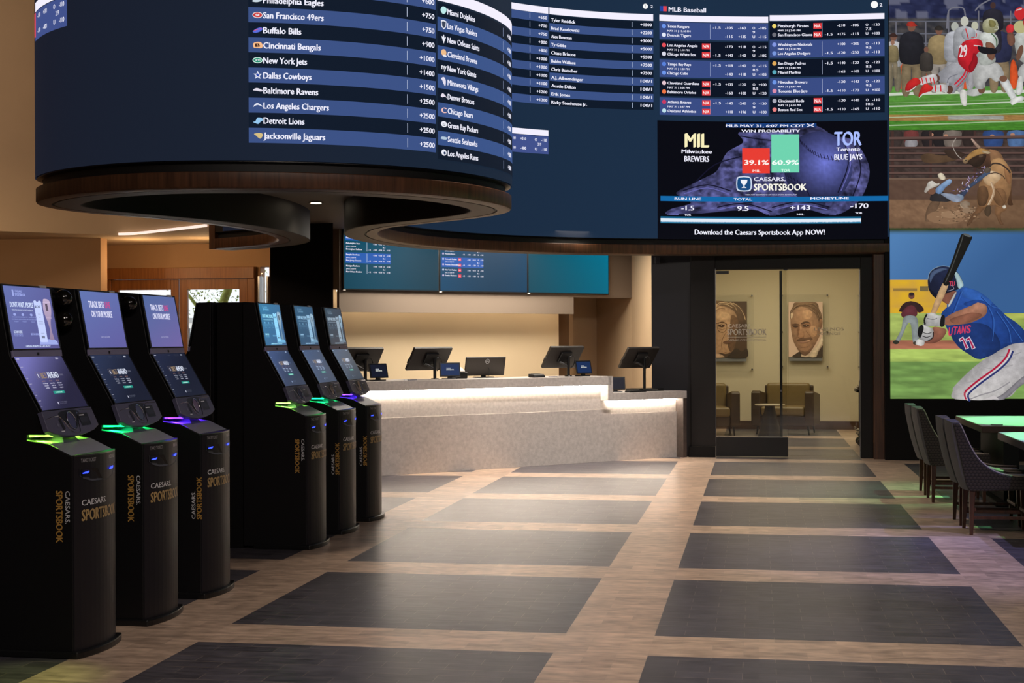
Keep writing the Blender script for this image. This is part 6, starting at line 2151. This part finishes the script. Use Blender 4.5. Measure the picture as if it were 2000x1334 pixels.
    h.l([(330, 412), (396, 402), (452, 426), (476, 456)], 8, (70, 52, 42), 4)
    h.l([(384, 540), (430, 596), (470, 680)], 6, (104, 74, 50), 4)
    h.l([(352, 486), (376, 560), (362, 622), (326, 692)], 21, (176, 146, 116), 5)
    h.l([(348, 486), (370, 560), (356, 622), (322, 690)], 7, (214, 190, 160), 5)
    h.s([(290, 742), (310, 702), (340, 692), (352, 742), (332, 792), (302, 784)], (84, 66, 50))
    h.s([(452, 700), (480, 692), (484, 716), (460, 722)], (216, 206, 190))
    h.e(118, 690, 46, 34, (166, 142, 118))
    h.e(150, 740, 60, 26, (146, 120, 96))
    # rider
    c.s([(312, 1250), (320, 1190), (350, 1140), (400, 1130), (380, 1190), (340, 1250)], (112, 86, 66))
    h.s([(50, 622), (100, 560), (170, 500), (250, 430), (296, 396), (318, 372), (346, 400), (290, 442), (230, 492), (160, 545), (118, 604), (60, 652)], (76, 94, 122), (52, 60, 84))
    h.s([(10, 610), (60, 592), (104, 610), (96, 650), (40, 664), (10, 644)], (140, 160, 182), (104, 118, 140))
    random.seed(11)
    for i in range(46):
        tt = random.random()
        x = 470 + 180 * tt + random.uniform(-20, 20)
        y = 1118 - 150 * tt + random.uniform(-26, 22)
        c.l([(x, y), (x + random.uniform(-14, 14), y + random.uniform(-16, 10))], 4, random.choice([(168, 150, 190), (120, 104, 150), (206, 200, 214), (60, 50, 80)]))
    h.s([(284, 382), (310, 354), (346, 362), (340, 396), (302, 406)], (92, 80, 70))
    c.s([(338, 1130), (350, 1096), (384, 1080), (450, 1104), (456, 1140), (400, 1142), (350, 1140)], (52, 48, 50))
    c.s([(400, 1096), (450, 1096), (500, 1110), (520, 1136), (480, 1146), (430, 1120)], (150, 160, 180))
    c.s([(368, 1078), (392, 1052), (440, 1018), (462, 1020), (458, 1040), (428, 1062), (402, 1096), (380, 1096)], (150, 178, 214), (100, 130, 172))
    c.s([(384, 990), (398, 980), (414, 984), (428, 1008), (418, 1020), (396, 1014)], (216, 204, 180))
    c.e(350, 1082, 22, 20, (120, 84, 66))
    c.s([(306, 1084), (318, 1060), (330, 1034), (352, 1024), (376, 1040), (394, 1036), (388, 1050), (340, 1072), (318, 1092)], (224, 218, 208), (170, 160, 150))
    c.s([(510, 1150), (540, 1138), (566, 1152), (556, 1180), (524, 1172)], (150, 130, 110))
    c.e(430, 1230, 110, 40, (140, 108, 82))
    c.e(470, 1215, 70, 22, (154, 122, 94))
    for i in range(70):
        x = random.uniform(380, 620)
        y = random.uniform(1165, 1255)
        c.e(x, y, random.uniform(3, 9), random.uniform(2, 5), random.choice([(116, 90, 68), (166, 134, 104), (96, 74, 56)]))


def person(c, x, yh, h, top, leg, head=(120, 84, 70), cap=None, w=1.0):
    s = h / 300.0
    c.s([(x - 34 * s * w, yh + 150 * s), (x + 34 * s * w, yh + 150 * s), (x + 40 * s * w, yh + 290 * s), (x + 8 * s, yh + 300 * s), (x, yh + 180 * s), (x - 10 * s, yh + 300 * s), (x - 40 * s * w, yh + 295 * s)], leg)
    c.s([(x - 20 * s, yh + 24 * s), (x + 20 * s, yh + 24 * s), (x + 46 * s * w, yh + 48 * s), (x + 52 * s * w, yh + 120 * s), (x + 38 * s * w, yh + 165 * s), (x - 38 * s * w, yh + 165 * s), (x - 52 * s * w, yh + 120 * s), (x - 46 * s * w, yh + 48 * s)], top, [v * .75 for v in top])
    c.e(x, yh, 18 * s, 22 * s, head)
    if cap:
        c.s([(x - 20 * s, yh - 2 * s), (x - 16 * s, yh - 20 * s), (x + 6 * s, yh - 24 * s), (x + 20 * s, yh - 10 * s), (x + 24 * s, yh - 2 * s)], cap)


def draw_football(p):
    c = CP_(p, 2.9, 1700, 0)
    RX = 2080

    def bgf(x, y):
        n = vnoise(x / 26, y / 16, 3)
        if y < 105:
            return mixc((26, 30, 58), (50, 56, 92), n) if vnoise(x / 40, y / 40, 9) < .7 else (96, 98, 120)
        if y < 500:
            return mixc((40, 42, 50), (92, 86, 84), n * .9)
        return (80, 130, 56)
    c.grid(102, -260, RX, 500, 150, 60, bgf)

    def gr(x, y):
        n = vnoise(x / 50, y / 5, 8) * .22 + vnoise(x / 7, y / 3, 9) * .16
        b = mixc((86, 138, 60), (66, 122, 40), (y - 490) / 240)
        if 650 < y < 682 and x < 1100:
            b = mixc(b, (176, 110, 72), .75)
        if 652 < y < 680 and 440 < x < 760:
            b = (150, 152, 144)
        return [v * (.85 + n) for v in b]
    c.grid(102, 488, RX, 735, 170, 50, gr)
    for (pts, w, col) in (([(102, 534), (520, 522), (RX, 500)], 17, (204, 212, 196)), ([(102, 602), (520, 590), (860, 576), (RX, 556)], 8, (190, 204, 180)), ([(102, 664), (500, 652), (900, 640), (RX, 610)], 5, (170, 190, 150)), ([(102, 710), (500, 698), (870, 684), (RX, 660)], 7, (158, 186, 140)), ([(102, 582), (500, 572), (870, 560)], 3, (140, 170, 120)), ([(102, 632), (870, 610)], 3, (130, 164, 104))):
        c.l(pts, w, col, 3)
    for y in (120, 190, 245):
        c.l([(102, y), (RX, y - 6)], 7, (96, 98, 110))
    for x in (150, 320, 450, 620, 800, 960, 1120):
        c.l([(x, 60 if x > 430 else 120), (x, 260)], 7, (110, 110, 122))
    c.l([(440, 160), (450, 60), (500, 40), (540, 55), (545, 150)], 8, (116, 116, 128), 3)
    c.l([(600, 60), (640, 20), (760, -40)], 8, (116, 116, 128), 3)
    for x in (182, 330, 545, 815, 1000, 1200, 1500):
        c.s([(x - 16, 360), (x + 4, 340), (x + 22, 400), (x + 20, 490), (x - 20, 490)], (214, 84, 40))
    person(c, 135, 210, 300, (206, 206, 208), (120, 112, 92), cap=(60, 40, 36))
    person(c, 130, 240, 200, (150, 134, 96), (130, 118, 96), head=(150, 110, 90))
    person(c, 238, 150, 380, (40, 40, 48), (128, 112, 86), cap=(170, 50, 40), w=1.1)
    person(c, 395, 172, 340, (170, 148, 106), (150, 142, 134), cap=(50, 46, 44), w=1.1)
    person(c, 322, 280, 220, (70, 64, 60), (110, 96, 82))
    person(c, 485, 150, 360, (196, 198, 206), (176, 176, 182), head=(176, 178, 170))
    person(c, 540, 120, 380, (186, 188, 194), (170, 168, 172), head=(196, 196, 184))
    person(c, 598, 145, 330, (190, 190, 196), (166, 164, 168), head=(190, 190, 170))
    person(c, 735, 150, 360, (52, 56, 90), (140, 120, 92), w=1.1)
    person(c, 700, 30, 260, (46, 44, 56), (46, 44, 56), head=(70, 50, 48), w=1.3)
    random.seed(9)
    for i in range(12):
        person(c, 940 + i * 92, random.uniform(130, 180), random.uniform(320, 380), random.choice([(190, 190, 196), (52, 50, 60), (150, 134, 96), (180, 60, 50)]), random.choice([(150, 142, 134), (120, 108, 84)]))
    # ball carrier in white
    c.s([(600, 470), (650, 460), (652, 500), (640, 530), (600, 545), (556, 540), (552, 512), (600, 500)], (190, 192, 188))
    c.e(634, 510, 20, 20, (112, 78, 62))
    c.s([(512, 518), (530, 508), (550, 520), (552, 570), (546, 600), (526, 594), (514, 560)], (216, 214, 208))
    c.s([(588, 400), (640, 352), (720, 356), (758, 410), (750, 448), (712, 462), (680, 440), (655, 470), (640, 505), (600, 498), (586, 450)], (206, 206, 204), (168, 168, 166))
    c.s([(735, 455), (760, 440), (785, 452), (812, 510), (832, 556), (806, 570), (770, 520)], (214, 216, 214))
    c.e(756, 446, 22, 18, (118, 82, 64))
    c.s([(796, 566), (830, 548), (866, 546), (870, 566), (838, 580), (804, 596)], (222, 222, 218))
    c.s([(612, 206), (640, 184), (690, 182), (722, 206), (728, 250), (704, 286), (712, 350), (650, 372), (616, 350), (616, 280)], (210, 214, 208), (172, 176, 170))
    c.l([(690, 190), (716, 220), (720, 262)], 6, (60, 96, 60), 3)
    c.s([(660, 240), (700, 250), (712, 300), (700, 340), (672, 330), (660, 280)], (128, 88, 70))
    c.s([(640, 150), (646, 122), (676, 104), (710, 110), (728, 136), (724, 172), (700, 188), (664, 186), (646, 176)], (200, 198, 168), (140, 138, 100))
    c.s([(676, 116), (706, 118), (716, 140), (700, 156), (680, 150)], (128, 122, 76))
    c.l([(706, 170), (728, 166), (726, 148)], 4, (196, 196, 180), 2)
    # diving tackler in red
    c.s([(386, 425), (420, 388), (480, 354), (540, 370), (575, 390), (560, 430), (540, 465), (500, 505), (470, 530), (444, 500), (448, 470), (400, 468)], (176, 176, 182), (140, 140, 148))
    c.l([(545, 396), (530, 430), (480, 480)], 9, (200, 40, 60), 3)
    c.l([(556, 408), (540, 442), (492, 494)], 5, (200, 40, 60), 3)
    c.l([(440, 470), (452, 440), (500, 420)], 5, (120, 120, 130), 3)
    c.e(380, 444, 18, 22, (92, 62, 52))
    c.e(452, 508, 20, 24, (92, 62, 52))
    c.s([(276, 450), (330, 426), (376, 424), (380, 462), (330, 470), (290, 482)], (212, 208, 208))
    c.s([(350, 488), (400, 478), (440, 484), (440, 522), (400, 518), (356, 518)], (212, 208, 208))
    for x in (294, 318, 342, 360):
        c.l([(x, 440), (x + 8, 476)], 6, (206, 44, 52))
    for x in (372, 402):
        c.l([(x, 482), (x + 2, 520)], 7, (206, 44, 52))
    c.s([(200, 512), (212, 470), (250, 442), (276, 446), (290, 470), (262, 488), (228, 516)], (220, 48, 44), (170, 30, 34))
    c.s([(276, 552), (284, 514), (310, 476), (340, 482), (360, 498), (340, 520), (300, 530)], (222, 50, 44), (176, 32, 34))
    c.l([(204, 516), (226, 516), (262, 490)], 5, (214, 212, 210), 2)
    c.l([(280, 554), (302, 534), (338, 522)], 5, (214, 212, 210), 2)
    c.s([(505, 290), (524, 246), (560, 226), (618, 222), (640, 246), (636, 280), (606, 310), (612, 356), (576, 412), (540, 396), (502, 352)], (218, 40, 52), (176, 26, 38))
    c.s([(590, 300), (612, 330), (606, 370), (578, 410), (560, 380), (580, 340)], (150, 22, 34))
    c.l([(590, 258), (630, 262)], 6, (214, 200, 200))
    c.p.text('29', c.ox + 508 / c.k, c.oy + 322 / c.k, 24, (226, 214, 216), w=15, flip=-1, bold=.05, up=True)
    c.s([(612, 262), (640, 266), (700, 274), (720, 286), (712, 306), (660, 308), (625, 296)], (28, 26, 32))
    c.s([(520, 196), (528, 172), (556, 156), (590, 164), (600, 190), (594, 214), (566, 226), (534, 222)], (196, 200, 206), (150, 152, 160))
    c.l([(544, 162), (552, 190), (560, 222)], 6, (200, 40, 50), 3)
    c.l([(576, 214), (604, 210), (606, 190)], 4, (196, 60, 60), 2)
    # players cut by the picture's old right part
    c.s([(818, 210), (846, 182), (900, 176), (930, 220), (920, 330), (880, 360), (840, 330), (822, 270)], (204, 208, 202), (170, 172, 168))
    c.s([(836, 420), (870, 360), (940, 370), (930, 470), (880, 470)], (196, 196, 194))
    c.s([(840, 440), (866, 440), (862, 520), (836, 540), (826, 520)], (214, 214, 210))
    c.e(848, 300, 16, 46, (112, 78, 62), .3)
    c.s([(776, 150), (796, 138), (816, 148), (812, 180), (790, 192), (774, 176)], (210, 54, 60))
    c.s([(780, 190), (812, 190), (822, 240), (800, 262), (780, 240)], (116, 80, 66))
    c.e(852, 154, 38, 36, (186, 180, 130))
    c.e(850, 78, 32, 36, (204, 46, 50))
    c.l([(828, 60), (860, 50)], 6, (220, 200, 200), 2)
    c.s([(870, 110), (960, 100), (980, 200), (930, 260), (890, 200)], (206, 40, 50))


mural('football', -90, 255, 'large football action picture, top of the three on the right wall', draw_football)
mural('rodeo', 255, 445.5, 'large rodeo picture with a bull, middle of the three on the right wall', draw_rodeo)
mural('baseball', 446, 779, 'large picture of a baseball batter in blue, lowest of the three', draw_baseball)
